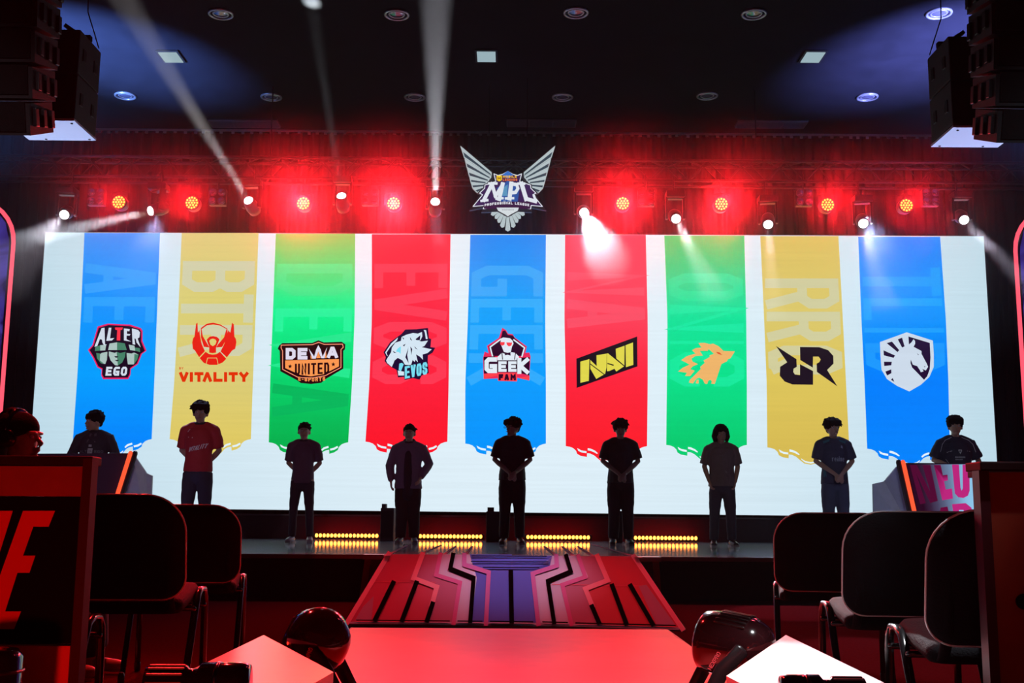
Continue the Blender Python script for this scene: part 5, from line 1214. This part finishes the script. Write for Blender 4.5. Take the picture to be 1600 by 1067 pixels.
person('person with chin-length hair in a grey-brown loose tee, hands in pockets', 1129, 662, 15.5, 'pocket', (.15, .11, .10), (.05, .045, .065), 'short', legw=1.12, turn=0, hairst='long', shirtw=1.12, spread=.13, collar=False, tilt=10, shoes=(.05, .03, .03))
person('person in a navy and teal jersey with white lettering, hands clasped', 1306, 652, 15.2, 'front', (.030, .035, .07), (.05, .065, .11), 'short', legw=1.2, turn=10, hairst='tall', shirtw=1.06, spread=.11, extras=ex8, hx=-.008, collar=False)
person('person behind the right desk in a navy jersey with white piping', 1499, 649, 15.2, 'desk', (.018, .018, .045), (.03, .03, .04), 'short', turn=-12, hairst='fluffy', shirtw=1.18, extras=ex9, collar=False)

# seated players at the two foreground desks
def seated(lab, px, topy, Y, faceturn, s_):
    p = at_y(px, topy, Y); sc = 1.0; zb_ = p.z - 1.775 * 1.0 + .02
    seat = .44
    t = thing('person', lab, 'person', (p.x, Y, 0)); dz = p.z - 1.75
    Xx = Vector((1, 0, 0)); bm = bmesh.new()
    def V(x, y, z): return Vector((x, y, z + dz))
    tube(bm, [V(0, .02, .95), V(0, .02, 1.12), V(0, .01, 1.30), V(0, .01, 1.41)], [(.15, .11), (.14, .10), (.17, .11), (.14, .08)], 16, side=Xx)
    tube(bm, [V(-.165, .01, 1.425), V(.165, .01, 1.425)], .055, 12); tube(bm, [V(0, .01, 1.42), V(0, 0, 1.56)], [.062, .056], 12)
    fd = Matrix.Rotation(math.radians(faceturn), 3, 'Z')
    for sd in (-1, 1):
        sh, e, w_ = V(sd * .185, .01, 1.42), V(sd * .24, -.10, 1.16), V(sd * .14, -.34, 1.16)
        tube(bm, [sh, sh.lerp(e, .5), e, w_], [.052, .045, .04, .027], 12); hand(bm, w_, (0, -1, 0), (0, 0, -1), sd)
        tube(bm, [V(sd * .09, 0, .95), V(sd * .11, -.42, .95), V(sd * .11, -.44, .60)], [.09, .065, .05], 12)
        tube(bm, [V(sd * .11, -.44, .60), Vector((sd * .11, -.42, .09))], [.05, .04], 12); tube(bm, [Vector((sd * .11, -.40, .05)), Vector((sd * .12, -.58, .04))], [.04, .032], 10)
    HR = Matrix.Translation(V(.0, -.012, 1.625)); hb = bmesh.new()
    ball(hb, (0, .012, .02), (.076, .096, .096), 3); tube(hb, [(0, -.01, .03), (0, -.03, -.06), (0, -.05, -.095)], [(.068, .072), (.056, .055), (.036, .032)], 14, side=Xx)
    tube(hb, [(0, -.088, .008), (0, -.116, -.03)], [.009, .015], 8); ball(hb, (0, -.100, -.054), (.022, .010, .007), 2); ball(hb, (0, -.101, -.068), (.020, .010, .008), 2); ball(hb, (0, -.088, -.098), (.02, .016, .016), 2)
    for sd in (-1, 1): ball(hb, (sd * .078, .012, -.008), (.012, .022, .034), 2); tube(hb, [(sd * .014, -.092, .024), (sd * .05, -.082, .024)], .010, 8)
    hb.transform(HR); me = bpy.data.meshes.new('tmp'); hb.to_mesh(me); hb.free(); bm.from_mesh(me); bpy.data.meshes.remove(me)
    RZ = Matrix.Rotation(math.radians(faceturn), 4, 'Z'); bm.transform(RZ)
    remeshed('body', bm, .009, skin_m, t, 2); HR = RZ @ HR
    for sd in (-1, 1):
        bm = bmesh.new(); ball(bm, (sd * .031, -.082, .004), (.013, .011, .009), 2); bm.transform(HR); obj('eye', bm, eye_m, t, True)
        bm = bmesh.new(); tube(bm, [(sd * .013, -.091, .026), (sd * .046, -.081, .028)], [(.005, .003)] * 2, 6); bm.transform(HR); obj('eyebrow', bm, hair_m, t, True)
    rnd_ = random.Random(5); hb = bmesh.new(); ball(hb, (0, .022, .048), (.090, .108, .092), 3); tube(hb, [(0, .10, .06), (0, .15, -.02), (0, .14, -.12)], [(.09, .06), (.09, .05), (.07, .045)], 12, side=Xx)
    for i in range(70):
        a_ = rnd_.uniform(0, PI); e = rnd_.uniform(-.5, 1.4); v = Vector((math.cos(a_) * math.cos(e), math.sin(a_) * math.cos(e), math.sin(e))); c0_ = Vector((0, .04, .04)) + v * .09
        tube(hb, [c0_, c0_ + v * .025, c0_ + v * .035 + Vector((0, .02, -.02))], [.02, .014, .007], 6)
    hb.transform(HR); remeshed('hair', hb, .009, hair_m, t, 1)
    hb = bmesh.new(); tube(hb, [(.094 * math.cos(a_), .02, .03 + .105 * math.sin(a_)) for a_ in [k * PI / 12 for k in range(13)]], [(.022, .008)] * 13, 10); hb.transform(HR); hp_ = obj('headset_band', hb, glossblack, t, True)
    for sd in (-1, 1):
        hb = bmesh.new(); lathe(hb, [(.02, .03), (.042, .028), (.048, .012), (.046, -.006)], 20, Matrix.Translation((sd * .086, .015, -.008)) @ Matrix.Rotation(sd * PI / 2, 4, 'Y')); hb.transform(HR); obj('ear_cup', hb, glossblack, t, True)
    bm = bmesh.new(); tube(bm, [V(0, .02, .93), V(0, .02, 1.12), V(0, .01, 1.30), V(0, .012, 1.42)], [(.18, .14), (.18, .135), (.20, .13), (.12, .085)], 18, side=Xx, rnd=False)
    tube(bm, [V(-.07, .01, 1.465), V(-.19, .01, 1.41)], [.055, .072], 12); tube(bm, [V(.07, .01, 1.465), V(.19, .01, 1.41)], [.055, .072], 12); tube(bm, [V(0, .012, 1.40), V(0, .01, 1.49)], [(.10, .08), (.068, .064)], 12, side=Xx, rnd=False)
    for sd in (-1, 1): sh, e, w_ = V(sd * .185, .01, 1.42), V(sd * .24, -.10, 1.16), V(sd * .14, -.34, 1.16); tube(bm, [sh, sh.lerp(e, .5), e, e.lerp(w_, .8)], [.07, .068, .06, .045], 12, rnd=False)
    bm.transform(RZ); remeshed('jacket', bm, .0125, mat('seated_jacket', (.02, .015, .022), .6), t, 2, .014, .09)
    bm = bmesh.new(); tube(bm, [V(0, 0, 1.0), V(0, 0, .93)], [(.15, .12), (.17, .14)], 14, side=Xx)
    for sd in (-1, 1): tube(bm, [V(sd * .09, 0, .95), V(sd * .11, -.42, .95), V(sd * .11, -.445, .60), Vector((sd * .11, -.42, .12))], [.10, .08, .068, .06], 12)
    bm.transform(RZ); remeshed('trousers', bm, .014, mat('seated_trousers', (.02, .02, .03), .8), t, 2)
    # stool
    return t
seated('seated person with curly hair and a headset, in profile behind the lettered desk', 34, 647, 5.9, 76, 1)
seated('seated person at the right edge, only a dark shoulder in view', 1672, 648, 5.4, -60, 1)

# ================================================================== HAZE
def haze(c, sz, dens, lab, g_=HAZE_G):
    bm = bmesh.new(); box(bm, c, sz)
    M = bpy.data.materials.new('stage_haze'); M.use_nodes = True; nt = M.node_tree; nt.nodes.clear()
    v = nt.nodes.new('ShaderNodeVolumeScatter'); o_ = nt.nodes.new('ShaderNodeOutputMaterial'); o_.is_active_output = True
    v.inputs['Color'].default_value = (.95, .92, 1, 1); v.inputs['Density'].default_value = dens; v.inputs['Anisotropy'].default_value = g_
    nt.links.new(v.outputs[0], o_.inputs['Volume'])
    hz = obj('haze', bm, M); tag(hz, lab, 'haze', kind='stuff')
haze((0, 8.0, 3.73), (21.5, 22.6, 7.44), HAZE, 'very thin theatrical haze filling the whole hall', .1)
haze((0, 15.5, 3.9), (21.3, 6.9, 1.22), HAZE_UP * .38, 'middle layer of smoky haze drifting in front of the screen top')
haze((0, 15.5, 5.97), (21.3, 6.9, 2.9), HAZE_UP, 'denser smoky haze hanging under the ceiling around the lamps')
